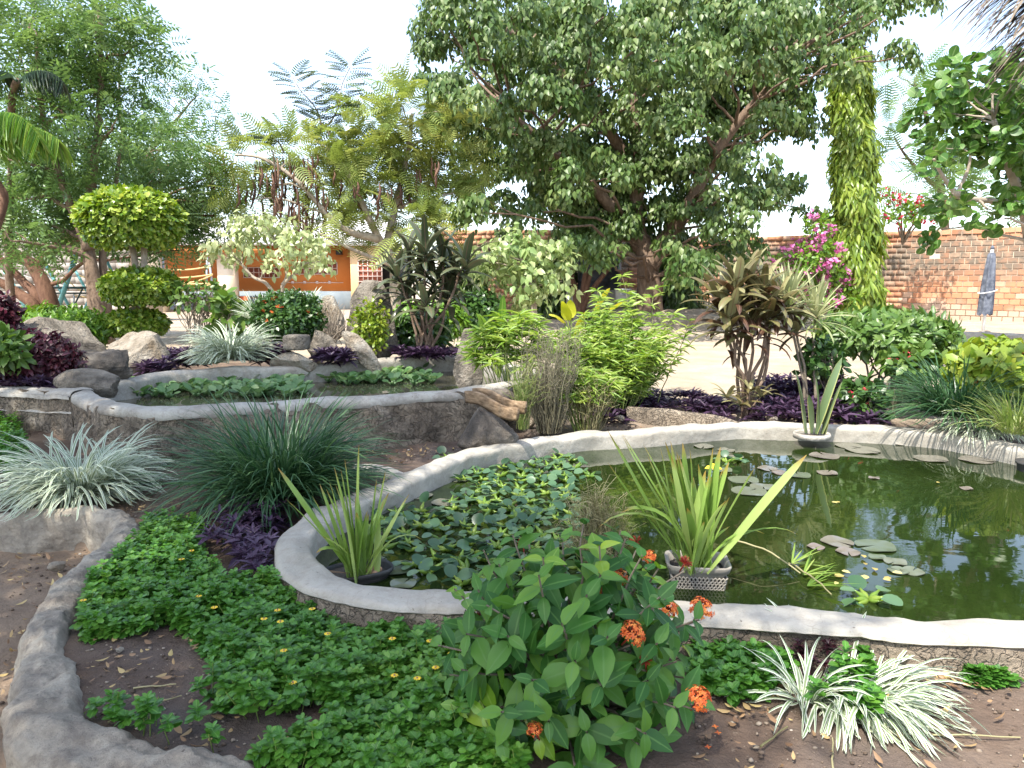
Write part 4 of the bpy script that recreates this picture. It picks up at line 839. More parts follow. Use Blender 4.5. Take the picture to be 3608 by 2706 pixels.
# long sprays that stand up into the sky
V_ = MB(); Lf = []
for a, pts in ((0, ((1130, 470), (1128, 420), (1105, 370), (1060, 320), (1030, 270))), (1, ((1130, 450), (1165, 430), (1195, 370), (1205, 300), (1235, 235))), (2, ((1000, 540), (980, 500), (930, 480), (870, 490)))):
    p = spline([D(*q, 15.8) for q in pts], 5); V_.add(*tube(p, np.linspace(.022, .008, len(p)), 5)); n = len(p)
    for k in range(4, n, 1):
        for s in (-1, 1): Lf.append((p[k], np.array([s*.9, random.uniform(-.6, .3), random.uniform(-.35, .25)])+unit(p[k]-p[k-1])*.45))
    for s in np.linspace(-1, 1, 4): Lf.append((p[-1], np.array([s, -.2, .35])))
V_.part('shoot', M['bark_pale'], fl); pp = np.array([l[0] for l in Lf]); aa = np.array([l[1] for l in Lf])
Vl, Fl, A = scatter(BIP, pp, aa, np.array([[0, -.35, 1.]])+rng.normal(0, .15, (len(pp), 3)), .40+.1*rng.random(len(pp))); part('shoot_fronds', Vl, Fl, M['shoot'], fl, A, stuff=True)
mb = MB(); pods = [(x+rng.normal(0, 26), y+rng.normal(0, 16)) for x, y in ((1060, 560), (1080, 600), (950, 610), (930, 580), (1000, 570), (1110, 590), (1030, 690), (1060, 750), (1020, 740), (1090, 640), (880, 640), (1330, 660), (800, 570), (740, 590), (1120, 670), (980, 640), (960, 700), (1150, 720), (1080, 780), (1250, 640), (1420, 660), (1500, 580)) for _ in range(6)]
for x, y in pods:
    d_ = 15.6+rng.normal(0, .5); a = D(x, y, d_); L = sc(random.uniform(45, 95), d_); p = a+np.array([[0, 0, 0], [.02, 0, -L*.33], [random.uniform(-.04, .04), .01, -L*.7], [random.uniform(-.09, .09), 0, -L]]); mb.add(*tube(p, [.008, .026, .026, .01], 4), tint=random.random())
mb.part('pod_cluster', M['pod'], fl, stuff=True)
# weeping column tree, and its shaded kin along the wall
ASH = leaf_t(((0, .06), (.2, .17), (.5, .19), (.8, .12), (1, 0)), .3, .35)
def weeping(label, x, y0, y1, d, w0, w1, mt, n, lean=0):
    b = D(x, y1, d); t = thing('weeping_tree', label, 'tree', b); tp = D(x+lean, y0, d); part('trunk', *tube([b-np.array([0, 0, .4]), b+(tp-b)*.5, tp], [.1, .07, .02], 8), M['bark'], t, smooth=True)
    f = rng.random(n)**.85; a = rng.uniform(0, 2*pi, n); f = np.round(f*16)/16+rng.normal(0, .012, n); rad = sc(1, d)*(w0+(w1-w0)*(1-f))*(.35+.65*np.sqrt(rng.random(n)))*(1+.35*np.sin(f*23+a*2)); p = b+(tp-b)*f[:, None]+np.stack([rad*np.cos(a), rad*np.sin(a), 0*a], 1)
    q = np.repeat(p, 6, 0); aa = np.repeat(a, 6); o = np.stack([np.cos(aa), np.sin(aa), 0*aa], 1); k = rng.random((len(q), 1)); pos = q-np.array([0, 0, 1])*k*.5+o*k*.12+rng.normal(0, .05, q.shape)
    ax = o*.45+np.array([0, 0, -1.])+rng.normal(0, .35, q.shape); V, F, A = scatter(ASH, pos, ax, o+rng.normal(0, .4, q.shape)+np.array([0, 0, .3]), .2+.09*rng.random(len(q)), 1.1, np.clip(np.repeat(rng.random(n), 6)*.6+rng.random(len(q))*.4, 0, 1))
    part('crown', V, F, M[mt], t, A, stuff=True)
weeping('slim weeping column tree with yellow green hanging leaves beside the brick wall', 3028, 190, 1115, 17.3, 34, 64, 'ashoka', 3000, -25)
weeping('shaded weeping tree just right of the big trunk', 2385, 800, 1090, 20.5, 50, 85, 'ashoka_shaded', 700)
weeping('shaded weeping tree left of the water tank', 1945, 860, 1110, 21.5, 60, 80, 'ashoka_shaded', 600)
weeping('dark weeping tree near the dark doorway left of the cream leaved tree', 1640, 900, 1120, 21.5, 50, 75, 'ashoka_shaded', 600)
# broad leaved tree far right and the feathery one behind it
FR = [(3400,290,90,70),(3480,330,100,80),(3560,280,90,80),(3330,330,70,60),(3300,410,80,70),(3390,430,100,70),(3500,450,100,80),(3590,400,90,90),(3320,520,80,60),(3280,560,50,50),(3420,540,80,50),(3540,560,90,60),(3620,600,80,70),(3330,740,55,60),(3320,810,40,45),(3360,690,55,45),(3480,740,55,40),(3540,770,50,35),(3580,720,70,60),(3640,500,120,120),(3700,350,150,150),(3510,215,30,25),(3620,670,60,60)]
b4 = D(3700, 1180, 11.2)
build_tree('broad_leaved_tree', 'tree with round glossy leaves overhanging the brick wall at far right', b4, [([b4-np.array([0, 0, .3]), D(3650, 950, 11.2), D(3600, 700, 11), D(3540, 560, 10.9), D(3500, 420, 10.8)], .12, .03), ([D(3600, 720, 11), D(3420, 700, 10.8), D(3350, 690, 10.7)], .05, .02), ([D(3370, 690, 10.7), D(3310, 600, 10.6), D(3290, 560, 10.5)], .03, .015), ([D(3370, 690, 10.7), D(3410, 600, 10.7), D(3420, 540, 10.7)], .03, .015), ([D(3620, 760, 11), D(3660, 500, 11), D(3720, 300, 11)], .08, .03)],
    pxblobs(FR, 10.8, .7, .9), 'roundleaf', 'bark_pale', dict(sprays=110, per=9, tmpl=ROUND, size=.13, spread=.17, down=.25, out=.6, shell=.4, rnd=.5, zlo=-.6, nout=.5, nup=.7), .03, 1)
FF = [(3230,330,90,40),(3180,370,80,40),(3270,400,90,50),(3160,270,40,20),(3240,255,35,18),(3200,520,60,30),(3300,540,80,60),(3360,620,120,60),(3230,640,60,50),(3180,680,60,40),(3320,690,90,40),(3260,490,60,50),(3150,560,30,20),(3400,560,100,50),(3470,640,100,50),(3560,660,80,50)]
b5 = D(3330, 1100, 25)
build_tree('feathery_tree', 'wispy feathery tree beyond the brick wall behind the round leaved tree', b5, [([b5-np.array([0, 0, .4]), D(3330, 800, 25), D(3300, 600, 25), D(3260, 400, 25), D(3220, 290, 25)], .16, .03), ([D(3320, 680, 25), D(3200, 560, 25), D(3150, 480, 25)], .07, .02)], pxblobs(FF, 25, 1., 1.), 'thin', 'bark', dict(sprays=12, per=4, tmpl=BIP, size=.7, spread=.4, down=.2, out=.8, shell=.2, rnd=.35, zlo=-.6, nout=.1, nup=1.), .03, 1)
# unseen tree behind the photographer, left of the frame; canopy placed for its shadow
SH = []; r_ = np.random.default_rng(5)
for k in range(38):
    x, y = r_.uniform(-7.8, -1.9), r_.uniform(-2.4, 4.6); SH.append((np.array([x, y, r_.uniform(6.2, 7.6)]), (r_.uniform(.6, 1.), r_.uniform(.6, 1.), r_.uniform(.35, .6))))
b6 = np.array([-6.8, -2.4, -.15]); build_tree('neem_tree', 'spreading neem outside the frame that shades the left half of the garden', b6, [([b6, b6+np.array([.2, .2, 2.]), b6+np.array([.6, .8, 4.]), b6+np.array([1.2, 2., 6.2])], .28, .1), ([b6+np.array([.4, .5, 3.]), b6+np.array([-.6, 3., 5.]), b6+np.array([-.8, 5.5, 6.5])], .14, .06)], SH, 'neem', 'bark', dict(na, sprays=40, size=.45), .06, 1)
# small cream leaved trees
def cream_tree(label, base, trunks, blobs, d, m, size):
    build_tree('cream_leaved_tree', label, base, trunks, pxblobs(blobs, d, .35, .9), m, 'bark_pale', dict(sprays=190, per=10, tmpl=HEART, size=size, spread=.15, down=.7, out=.45, shell=.5, rnd=.45, zlo=-.35, width=1.05, nout=.7, nup=.6), .022, 1)
d = 13.2; b = D(965, 1090, d)
cream_tree('small pale leaved tree with forked bare branches in front of the orange wall', b, [([b-np.array([0, 0, .2]), D(965, 1050, d), D(940, 1000, d), D(890, 975, d), D(850, 930, d)], .045, .02), ([b-np.array([0, 0, .2]), D(990, 1040, d), D(1000, 1000, d), D(1045, 955, d), D(1060, 900, d)], .045, .02), ([D(997, 1003, d), D(1010, 970, d), D(1000, 920, d), D(980, 860, d)], .028, .015)],
    [(800,860,75,35),(770,895,50,25),(870,800,75,40),(940,800,75,40),(870,860,60,40),(1020,820,60,40),(1080,830,50,35),(1080,880,60,40),(1130,920,45,35),(1060,930,60,30),(930,930,40,28),(1010,870,60,35),(900,775,60,25),(860,905,40,25),(1120,880,35,30)], d, 'pale', .115)
d = 12.6; b = D(1880, 1120, d)
cream_tree('small green and cream leaved tree left of the bamboo clump', b, [([b-np.array([0, 0, .2]), D(1880, 1060, d), D(1870, 990, d), D(1840, 920, d), D(1800, 860, d)], .055, .02), ([D(1876, 1030, d), D(1900, 960, d), D(1930, 900, d)], .04, .015)],
    [(1800,850,90,45),(1900,860,80,45),(1720,900,70,45),(1840,900,90,50),(1950,920,60,50),(1760,950,70,45),(1980,990,35,50),(1870,970,80,50),(1800,1010,50,45),(1940,980,50,40),(1690,930,60,40),(1880,1040,60,40),(1850,1090,40,40)], d, 'pale2', .135)
# topiary of three clipped tiers
d = 11.; b = D(488, 1200, d); tp = thing('topiary_tree', 'clipped three tier topiary with a round yellow green ball on top', 'topiary', b); mb = MB()
for o in (-.03, .05): mb.add(*path_tube([b+np.array([o, 0, -.3]), D(485, 1060, d)+np.array([o, 0, 0]), D(488, 930, d)+np.array([o*1.6, 0, 0]), D(470, 800, d)+np.array([o*3, 0, 0])], .06, .04, 8)[1])
mb.part('trunk', M['bark_pale'], tp, True)
for k, (x, y, rx, ry) in enumerate(((462, 780, 166, 108), (496, 1015, 124, 64), (480, 1140, 100, 44))):
    n = (7000, 4200, 2400)[k]; c = D(x, y, d); s = sc(1, d); dr = sphere_dirs(n, -.75, 1); R = np.array([rx*s, rx*s*.95, ry*s]); R2 = np.where(dr[:, 2:3] < 0, R*np.array([.95, .95, 1.]), R)
    p = c+dr*R2*(.8+.22*rng.random((n, 1))**.5)*(1+.07*fbm(dr*3.5, 3+k, 3)[:, None]); V, F, A = scatter(OVAL, p, dr*.6+np.array([0, 0, -.35])+rng.normal(0, .45, (n, 3)), dr+np.array([0, 0, .5])+rng.normal(0, .4, (n, 3)), .075+.035*rng.random(n))
    part('tier', V, F, M['topiary'], tp, A, stuff=True)
    q, fq = ICO3; part('tier_core', c+q*R*.72*(1+.1*fbm(q*3, k, 3)[:, None]), fq, M['dark_shrub_core'] if 'dark_shrub_core' in M else M['ficus'], tp)
# palm at the left edge
PALM = leaf_t(((0, .35), (.3, .5), (.7, .35), (1, 0)), .3, .3)
def frond(parent, root, az, t0, L, droop, n, ll, mt, hang=.9):
    s = np.linspace(0, 1, 16); th = t0+droop*s**1.2; dv = np.stack([np.sin(th)*cos(az), np.sin(th)*sin(az), np.cos(th)], 1); p = root+np.concatenate([np.zeros((1, 3)), np.cumsum((dv[:-1]+dv[1:])*.5*L/15, 0)])
    f = part('frond', *tube(p, np.linspace(.022, .006, 16), 5), M[mt], parent, dict(tint=np.full(80, .8)), True)
    k = np.linspace(.12, 1, n); idx = k*15; i0 = np.minimum(idx.astype(int), 14); q = p[i0]+(p[i0+1]-p[i0])*(idx-i0)[:, None]; tg = unit(p[i0+1]-p[i0]); sd = np.array([-sin(az), cos(az), 0.])
    POS = np.concatenate([q, q]); ax = np.concatenate([tg*.55+sd*.75, tg*.55-sd*.75])+np.array([0, 0, -hang])*(.5+.5*rng.random((2*n, 1)))+rng.normal(0, .06, (2*n, 3)); nr = np.concatenate([np.cross(tg, sd)]*2)+rng.normal(0, .15, (2*n, 3))+np.array([0, -.3, .4])
    Ls = ll*np.tile(np.sin(np.clip(k*1.05+.25, 0, 1)*pi*.62+.35)**.8, 2); V, F, A = scatter(PALM, POS, ax, nr, Ls, .1); part('leaflets', V, F, M[mt], f, A, stuff=True)
d = 9.6; b = D(-90, 1180, d); pm = thing('palm', 'palm with arching yellow green fronds at the left edge', 'palm', b)
part('trunk', *path_tube([b-np.array([0, 0, .2]), D(-60, 950, d), D(12, 725, d), D(-6, 650, d), D(-80, 560, d)], .06, .04, 10)[1], M['bark_red'], pm, smooth=True)
r0 = D(-120, 515, d); frond(pm, r0, -.12, .95, 1.35, 1.3, 46, .55, 'palm'); frond(pm, r0, -.35, .7, 1.5, 1.9, 44, .5, 'palm'); frond(pm, r0, 1.6, .6, 1.4, 1.2, 40, .5, 'palm'); frond(pm, r0, pi, .7, 1.4, 1.2, 36, .5, 'palm')
b = D(45, 1130, 14.2); pm2 = thing('palm', 'darker slim palm with a hanging dark frond inside the neem foliage', 'palm', b); part('trunk', *path_tube([b, D(30, 900, 14), D(40, 600, 13.4), D(42, 360, 12.2), D(60, 285, 11.6)], .07, .05, 9)[1], M['bark'], pm2, smooth=True)
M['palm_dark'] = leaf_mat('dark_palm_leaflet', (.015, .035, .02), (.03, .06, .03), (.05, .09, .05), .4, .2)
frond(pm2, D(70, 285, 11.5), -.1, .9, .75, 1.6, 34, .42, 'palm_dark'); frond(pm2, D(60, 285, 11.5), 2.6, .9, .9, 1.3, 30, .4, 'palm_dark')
# ---------------------------------------------------------------- shrubs
def bush(name, label, c, R, mt, n, tmpl, size, cat='shrub', stems=6, stem_r=.014, bark='twig', base=None, shell=.55, down=.1, out=.6, rnd=.45, nup=.6, zlo=-.5, width=1., flowers=None, flat=None, fsize=.05, per=5, spread=.09, rough=.16):
    c = np.asarray(c, float); R = np.asarray(R, float); base = c-np.array([0, 0, R[2]]) if base is None else np.asarray(base, float); t = thing(name, label, cat, base); mb = MB()
    for k in range(stems):
        e = c+sphere_dirs(1, -.2, .9)[0]*R*.7; p, g = limb(base+rng.normal(0, .04, 3)*np.array([1, 1, 0])-np.array([0, 0, .05]), e, stem_r, stem_r*.35, 8, 0, .15, 5, k); mb.add(*g)
        for q in range(3): mb.add(*limb(p[random.randint(3, 6)], c+sphere_dirs(1, -.3, 1)[0]*R*.88, stem_r*.5, stem_r*.2, 5, 0, .15, 4, k*7+q)[1])
    if stems: mb.part('stem', M[bark], t)
    m = int(n*1.45)//per; dr = sphere_dirs(m, zlo, 1); sp = dr*(shell+(1-shell)*rng.random((m, 1))**.5)*(1+rough*fbm(dr*3+c, 3, 3)[:, None]*2)*R
    if flat is not None: sp[:, 2] = np.minimum(sp[:, 2], R[2]*flat+rng.normal(0, .02, m))
    q = np.repeat(c+sp, per, 0); d2 = np.repeat(dr, per, 0); N = len(q); a = np.tile(np.arange(per)*2*pi/per, m)+np.repeat(rng.uniform(0, 6, m), per)
    u1 = unit(np.cross(d2, rng.normal(size=(N, 3)))); ring = unit(np.cross(d2, [.3, .2, 1.])); ring2 = np.cross(d2, ring); w = ring*np.cos(a)[:, None]+ring2*np.sin(a)[:, None]
    ax = d2*out+w*.8+np.array([0, 0, -down])+rng.normal(0, rnd*.5, (N, 3)); nr = d2*.8-w*.35+np.array([0, 0, nup])+rng.normal(0, .3, (N, 3))
    V, F, A = scatter(tmpl, q+w*spread*.3+rng.normal(0, spread*.4, (N, 3)), ax, nr, size*(.7+.6*rng.random(N)), width, np.clip(np.repeat(rng.random(m), per)*.45+rng.random(N)*.55, 0, 1)); part('foliage', V, F, M[mt], t, A, stuff=True)
    if flowers: [flower_cluster(t, p, fsize, flowers) for p in (c+x*R*1.02 for x in sphere_dirs(flowers[1], -.1, .95)*np.array([1, 1, 1])) if p[1] < c[1]+R[1]*.5]
    return t
def flower_cluster(parent, p, s, fl):
    n = 16; d = sphere_dirs(n, .05, 1); V, F, A = scatter(KITE, np.repeat(p+d*s*.5, 4, 0), np.repeat(np.cross(d, [0, 0, 1.])+.01, 4, 0)*np.tile(np.array([1, -1, .3, -.3]), n)[:, None]+rng.normal(0, .3, (n*4, 3)), np.repeat(d, 4, 0)+rng.normal(0, .2, (n*4, 3)), s*.38, .9)
    part('flower_head', V, F, M[fl[0]], parent, A)
def pb(x0, y0, x1, y1, d, dep=.8):
    c = D((x0+x1)/2, (y0+y1)/2, d); w = sc(x1-x0, d)/2; return c, (w, w*dep, sc(y1-y0, d)/2)
c, R = pb(2905, 1105, 3345, 1275, 8.6, .9); gb = D(3110, 1480, 8.2)
bush('flat_topped_shrub', 'flat clipped green shrub on dark forked stems behind the pond', c, R, 'green', 3800, LANCE, .12, stems=11, stem_r=.022, bark='twig', base=gb, shell=.5, flat=.7, zlo=-.35, width=.9, rough=.1)
c, R = pb(3365, 1205, 3700, 1470, 6.9, .9)
bush('ixora_shrub', 'yellow green shrub with small orange flowers at the right edge', c, R, 'yellowgreen', 2300, OVAL, .1, stems=6, flowers=('orange_petal', 14), fsize=.06, zlo=-.8)
c, R = pb(2975, 1340, 3110, 1500, 7.5, .8); bush('crown_of_thorns', 'small dark green plant with red flowers low under the flat shrub', c, R, 'dark_shrub', 420, OVAL, .085, 'flower', stems=3, flowers=('red_bract', 16), fsize=.045, zlo=-.9)
c, R = pb(3130, 1240, 3300, 1330, 7.6, .8); bush('crown_of_thorns', 'green plant with bright red flowers between flat shrub and dark grass', c, R, 'green', 420, OVAL, .1, 'flower', stems=5, base=D(3120, 1470, 7.7), flowers=('red_bract', 16), fsize=.05, zlo=-.7)
c, R = pb(2830, 1200, 2960, 1340, 8.0, .8); bush('thin_shrub', 'sparse twiggy shrub with few leaves behind the snake plant', c, R, 'dark_shrub', 260, OVAL, .085, stems=6, base=D(2960, 1470, 8), zlo=-.9)
c, R = pb(905, 1042, 1125, 1200, 9.6, .9); bush('round_shrub', 'rounded clipped dark shrub with orange flowers behind the stone block', c, R, 'dark_shrub', 5200, LEAF, .055, stems=4, flowers=('orange_petal', 22), fsize=.055, zlo=-.9, shell=.7, per=4)
bush('rock_creeper', 'yellow green creeper hanging over the face of the tall rock', *pb(1250, 1068, 1365, 1232, 9.42, .3), 'yellowgreen', 900, OVAL, .055, 'climber', stems=5, zlo=-1, shell=.2)
bush('leafy_shrub', 'bright green leafy hedge patch behind the largest boulder', *pb(35, 1092, 370, 1240, 10.6, .6), 'bright', 3000, LANCE, .1, stems=4, zlo=-.6, width=.9)
c, R = pb(590, 1000, 815, 1110, 10.9, .8); bush('twiggy_shrub', 'leggy shrub with many bare brown stems right of the topiary', c, R, 'green', 300, OVAL, .085, stems=22, stem_r=.012, bark='twig', base=D(690, 1240, 10.6), zlo=-.4)
c, R = pb(760, 1050, 850, 1190, 10.5, .7); bush('leafy_plant', 'broad leaved seedling in front of the cream porch column', c, R, 'green', 90, OVAL, .19, 'plant', stems=3, zlo=-.9, per=3)
bush('leafy_shrub', 'dark green rounded shrub right of the dark cordyline', *pb(1600, 1040, 1770, 1170, 12.5, .8), 'dark_shrub', 1800, OVAL, .09, stems=4, zlo=-.8)
bush('leafy_shrub', 'light green low shrub glimpsed behind the tall rock', *pb(1390, 1070, 1640, 1200, 12., .6), 'bright', 1600, OVAL, .09, stems=4, zlo=-.8)
bush('leafy_shrub', 'dark shrub filling the gap below the dark cordyline leaves', *pb(1400, 1120, 1570, 1230, 10.4, .7), 'dark_shrub', 900, LANCE, .13, stems=4, zlo=-.9)
bush('red_leaved_plant', 'dark red leaved upright plant at the left picture edge', *pb(-40, 1050, 50, 1230, 8.8, .8), 'redplant', 900, LANCE, .095, 'plant', stems=4, zlo=-1)
bush('red_leaved_shrub', 'mass of dark red and purple foliage behind the garden wall at left', *pb(-60, 1190, 265, 1390, 7.3, .6), 'redplant', 4600, LANCE, .07, stems=5, zlo=-.6)
bush('leafy_plant', 'small dark green plant with a red flower at the left edge behind the garden wall', *pb(-30, 1195, 70, 1290, 6.9, .7), 'green', 200, LANCE, .12, 'plant', stems=3, flowers=('red_bract', 3), fsize=.05)
# bare twigs beside the pale stump
mb = MB(); b = D(1150, 1215, 10.2); t = thing('bare_shrub', 'bare pale twiggy shrub in front of the pale stump', 'shrub', b)
for k in range(70):
    e = D(random.uniform(1105, 1225), random.uniform(1045, 1170), 10.2+random.uniform(-.2, .2)); mb.add(*limb(b+rng.normal(0, .07, 3)*np.array([1, 1, 0]), e, .007, .003, 6, 0, .2, 4, k)[1])
mb.part('twig', M['straw_wood'] if 'straw_wood' in M else M['bark_pale'], t, stuff=True)
# bougainvilleas
def bougain(label, blobs, d, mt, n, base):
    t = thing('bougainvillea', label, 'shrub', base); BL = pxblobs(blobs, d, .3)
    L, sp = foliage(BL, 260, 7, OVAL, .1, .16, .2, .5, .3); part('foliage', L[0], L[1], M['bright'], t, L[2], stuff=True); mb = MB()
    for k, (c, r) in enumerate(BL): mb.add(*limb(base, c, .03, .012, 9, .1, .1, 5, k)[1])
    mb.part('stem', M['twig'], t); L, _ = foliage(BL, n, 11, OVAL, .085, .09, .0, .6, .85, zlo=-.5); part('bracts', L[0], L[1], M[mt], t, L[2], stuff=True)
bougain('pink flowering bougainvillea between the big fig and the weeping column tree', [(2870, 830, 50, 60), (2900, 900, 60, 55), (2850, 940, 75, 60), (2920, 980, 70, 60), (2820, 960, 50, 50), (2960, 1040, 50, 45), (2890, 1040, 60, 40), (2780, 910, 40, 30), (2870, 790, 30, 30)], 16.8, 'bract', 120, D(2900, 1120, 17))
bougain('red bougainvillea trailing along the top of the brick wall', [(3170, 740, 45, 35), (3200, 720, 30, 25), (3140, 780, 35, 30), (3255, 725, 30, 18), (3260, 770, 60, 25), (3340, 705, 20, 14), (3130, 690, 20, 14)], 19.6, 'red_bract', 60, D(3180, 860, 20.4))
# ---------------------------------------------------------------- cordylines, dracaena: every leaf a part of its plant
def leaf_meshes(name, kinds, mt, w, L=1., nseg=7):
    out = []
    for t0, dr in kinds:
        V, F, A = blades([[0, 0, 0]], 0., t0, L, dr, w, nseg, .0, tint=[random.random()]); out.append(new_mesh(name, V, F, A, True, [mt]))
    return out
def place(name, me, parent, loc, az, s, tilt=0.):
    o = link(name, me, parent, tuple(np.asarray(loc)-WL[parent.name])); o.rotation_euler = (random.gauss(0, tilt), random.gauss(0, tilt), az); o.scale = (s, s, s); return o
def cordyline(label, base, heads, mt, L, w, per, canes=True):
    t = thing('cordyline', label, 'plant', base); ms = sum([leaf_meshes('leaf', ((.25, .8), (.5, 1.), (.8, 1.1), (1.05, 1.2), (1.35, 1.3)), M[mt], w*q) for q in (.9, 1.15)], [])
    for k, h in enumerate(heads):
        h = np.asarray(h); b = base+np.array([random.uniform(-.12, .12), random.uniform(-.1, .1), -.1]); p, g = limb(b, h, .022, .014, 9, 0, .1, 6, k); part('cane', *g, M['bark'], t, smooth=True)
        for j in range(per):
            f = j/per; a = j*2.4+k; ml = ms[(min(4, int(f*5)))+5*(j % 2)]; place('leaf', ml, t, h-np.array([0, 0, f*.16]), a, L*random.uniform(.75, 1.1), .12)
        for j in range(2): place('leaf', ms[4], t, h-np.array([0, 0, .2+.1*j]), random.uniform(0, 6), L*.8, .2)
    return t
d = 9.7; b = D(1490, 1245, d)
cordyline('tall dark leaved cordyline clump with many canes beside the tall rock', b, [D(x, y, d+random.uniform(-.25, .25)) for x, y in ((1500, 880), (1440, 900), (1560, 905), (1400, 960), (1600, 960), (1480, 950), (1530, 985), (1430, 1020), (1580, 1040), (1640, 925), (1500, 1060))], 'cord_dark', .5, .2, 14)
d = 7.7; b = D(2625, 1475, d)
cordyline('bronze leaved cordyline clump with bare canes behind the pond', b, [D(x, y, d+random.uniform(-.2, .2)) for x, y in ((2640, 990), (2590, 1010), (2690, 1020), (2540, 1060), (2620, 1080), (2700, 1110), (2570, 1130), (2650, 1150), (2740, 1080))], 'cord_brown', .46, .2, 20)
b = D(2640, 1440, 7.5); t = thing('cordyline', 'short drooping cordyline shoot low at the foot of the bronze clump', 'plant', b); ms = leaf_meshes('leaf', ((.5, 1.1), (.9, 1.2), (1.3, 1.2)), M['cord_brown'], .17)
for hx, hy in ((2560, 1400), (2640, 1380), (2680, 1400), (2610, 1430)):
    h = D(hx, hy, 7.5); part('cane', *limb(b, h, .012, .008, 6, 0, .1, 5, hx)[1], M['bark'], t)
    for j in range(8): place('leaf', ms[j % 3], t, h, j*2.4+hx, .25, .15)
d = 7.9
for lb, hx, hy, bx, by, r, n in (('tall thin stemmed dracaena with a spiky pale head left of the pink bougainvillea', 2775, 1075, 2850, 1470, .48, 64), ('second thin dracaena with a lower spiky head nearer the flat shrub', 2875, 1110, 2880, 1480, .46, 64), ('short bronze rosette plant on a thin stem below the spiky dracaena heads', 2805, 1160, 2860, 1490, .36, 14)):
    b = D(bx, by, d); h = D(hx, hy, d); t = thing('dracaena', lb, 'plant', b); part('stem', *limb(b-np.array([0, 0, .1]), h, .02, .012, 9, 0, .06, 6, hx)[1], M['twig'], t, smooth=True); br = n == 14
    ms = leaf_meshes('leaf', ((.1, .3), (.4, .35), (.75, .45), (1.1, .6), (1.6, .8)), M['cord_brown' if br else 'dracaena'], .2 if br else .075)
    for j in range(n): place('leaf', ms[int(j/n*5)], t, h-np.array([0, 0, .08*j/n]), j*2.4, r*random.uniform(.8, 1.1), .1)
# ---------------------------------------------------------------- snake plant in its sunken pot
b = D(2868, 1528, 6.55); t = thing('snake_plant', 'tall mottled snake plant with yellow edged blades at the back of the pond', 'plant', b)
for x0, x1, y1, w, tw in ((2840, 2795, 1300, .06, .3), (2875, 2945, 1255, .07, -.3), (2880, 2875, 1330, .055, .6), (2895, 2955, 1340, .06, .2), (2860, 2850, 1390, .05, -.4), (2905, 2935, 1390, .05, .5)):
    r = D(x0, 1528, 6.55); e = D(x1, y1, 6.55); L = np.linalg.norm(e-r); V, F, A = blades([r], 0. if x1 > x0 else pi, abs(x1-x0)/(1528-y1)*.8, L, .15, w*2.0, 10, tw, tint=[random.random()]); part('leaf', V, F, M['sansevieria'], t, A, True)
q = D(2860, 1535, 6.5); pt = thing('plant_pot', 'pale rimmed pot sunk in the water under the snake plant', 'pot', q); r = sc(125, 6.5)/2
part('rim', *lathe([(r*.9, -.02), (r, -.02), (r*1.03, .012), (r*.97, .03), (r*.9, .012), (r*.9, -.02)], 26, q), M['cement_grey'], pt, smooth=True); part('soil', *lathe([(r*.92, -.01), (0, .005)], 26, q), M['rock_dark'], pt)
# ---------------------------------------------------------------- grass clumps
def clump(label, c, n, L, mt, w, t0=(.1, 1.2), droop=(.6, 1.5), rad=.12, name='grass_clump', zmin=None, azr=None, single_leaves=0):
    c = np.asarray(c, float); t = thing(name, label, 'ornamental grass', c); az = rng.uniform(0, 2*pi, n) if azr is None else rng.uniform(*azr, n); r = rad*np.sqrt(rng.random(n)); a2 = az+rng.normal(0, .6, n)
    root = c+np.stack([r*np.cos(a2), r*np.sin(a2), 0*r], 1); args = (root, az, rng.uniform(*t0, n), L*(.6+.5*rng.random(n)), rng.uniform(*droop, n), w*(.7+.5*rng.random(n)))
    k = min(n, single_leaves)
    if k < n:
        V, F, A = blades(*[x[k:] for x in args], 7, rng.normal(0, .4, n-k), c[2] if zmin is None else zmin); part('blades' if not k else 'inner_blades', V, F, M[mt], t, A, True, stuff=True)
    for j in range(k):
        V, F, A = blades(*[x[j:j+1] for x in args], 8, rng.normal(0, .9, 1), c[2] if zmin is None else zmin); part('leaf', V, F, M[mt], t, A, True)
    return t
clump('pale striped grass mound on the left between the two low walls', D(290, 1735, 5.0), 720, .60, 'palegrass', .018, (.2, 1.2), (1.0, 2.0), .2)
clump('large dark green grass clump in front of the upper pond wall', D(985, 1760, 4.75), 1350, .80, 'darkgrass', .0125, (.05, 1.1), (.6, 1.9), .22)
clump('pale striped grass mound behind the upper pond left of the stone block', D(815, 1265, 8.75), 600, .58, 'palegrass', .02, (.15, 1.2), (.9, 1.8), .18)
clump('small pale striped tuft at the foot of the grass mound behind the upper pond', D(745, 1285, 8.5), 110, .28, 'palegrass', .017, (.3, 1.2), (.6, 1.4), .08)
clump('pale striped tuft half behind the round dark shrub', D(935, 1150, 9.9), 160, .5, 'palegrass', .018, (.1, .8), (.4, 1.2), .14)
clump('pale striped tuft peeping over the top of the round dark shrub', D(1085, 1080, 10.4), 90, .32, 'palegrass', .018, (.1, .9), (.4, 1.2), .1)
clump('dark green grass mound spilling down to the pond at right', D(3370, 1470, 6.6), 700, .72, 'darkgrass', .013, (.2, 1.3), (.6, 1.5), .2)
clump('pale striped grass spilling over the pond coping at far right', P(3440, 1512, .2), 230, .42, 'whitegrass', .015, (.4, 1.3), (.9, 1.9), .14, zmin=.05, azr=(pi*.95, pi*2.05))
clump('pale striped grass tuft at the back right corner of the pond', P(3540, 1500, .2), 170, .4, 'whitegrass', .015, (.3, 1.3), (.8, 1.8), .14, zmin=.05)
clump('fine bright green grass tuft at the extreme right edge', D(3580, 1530, 5.9), 220, .5, 'sedge', .01, (.05, 1.), (.4, 1.4), .12)
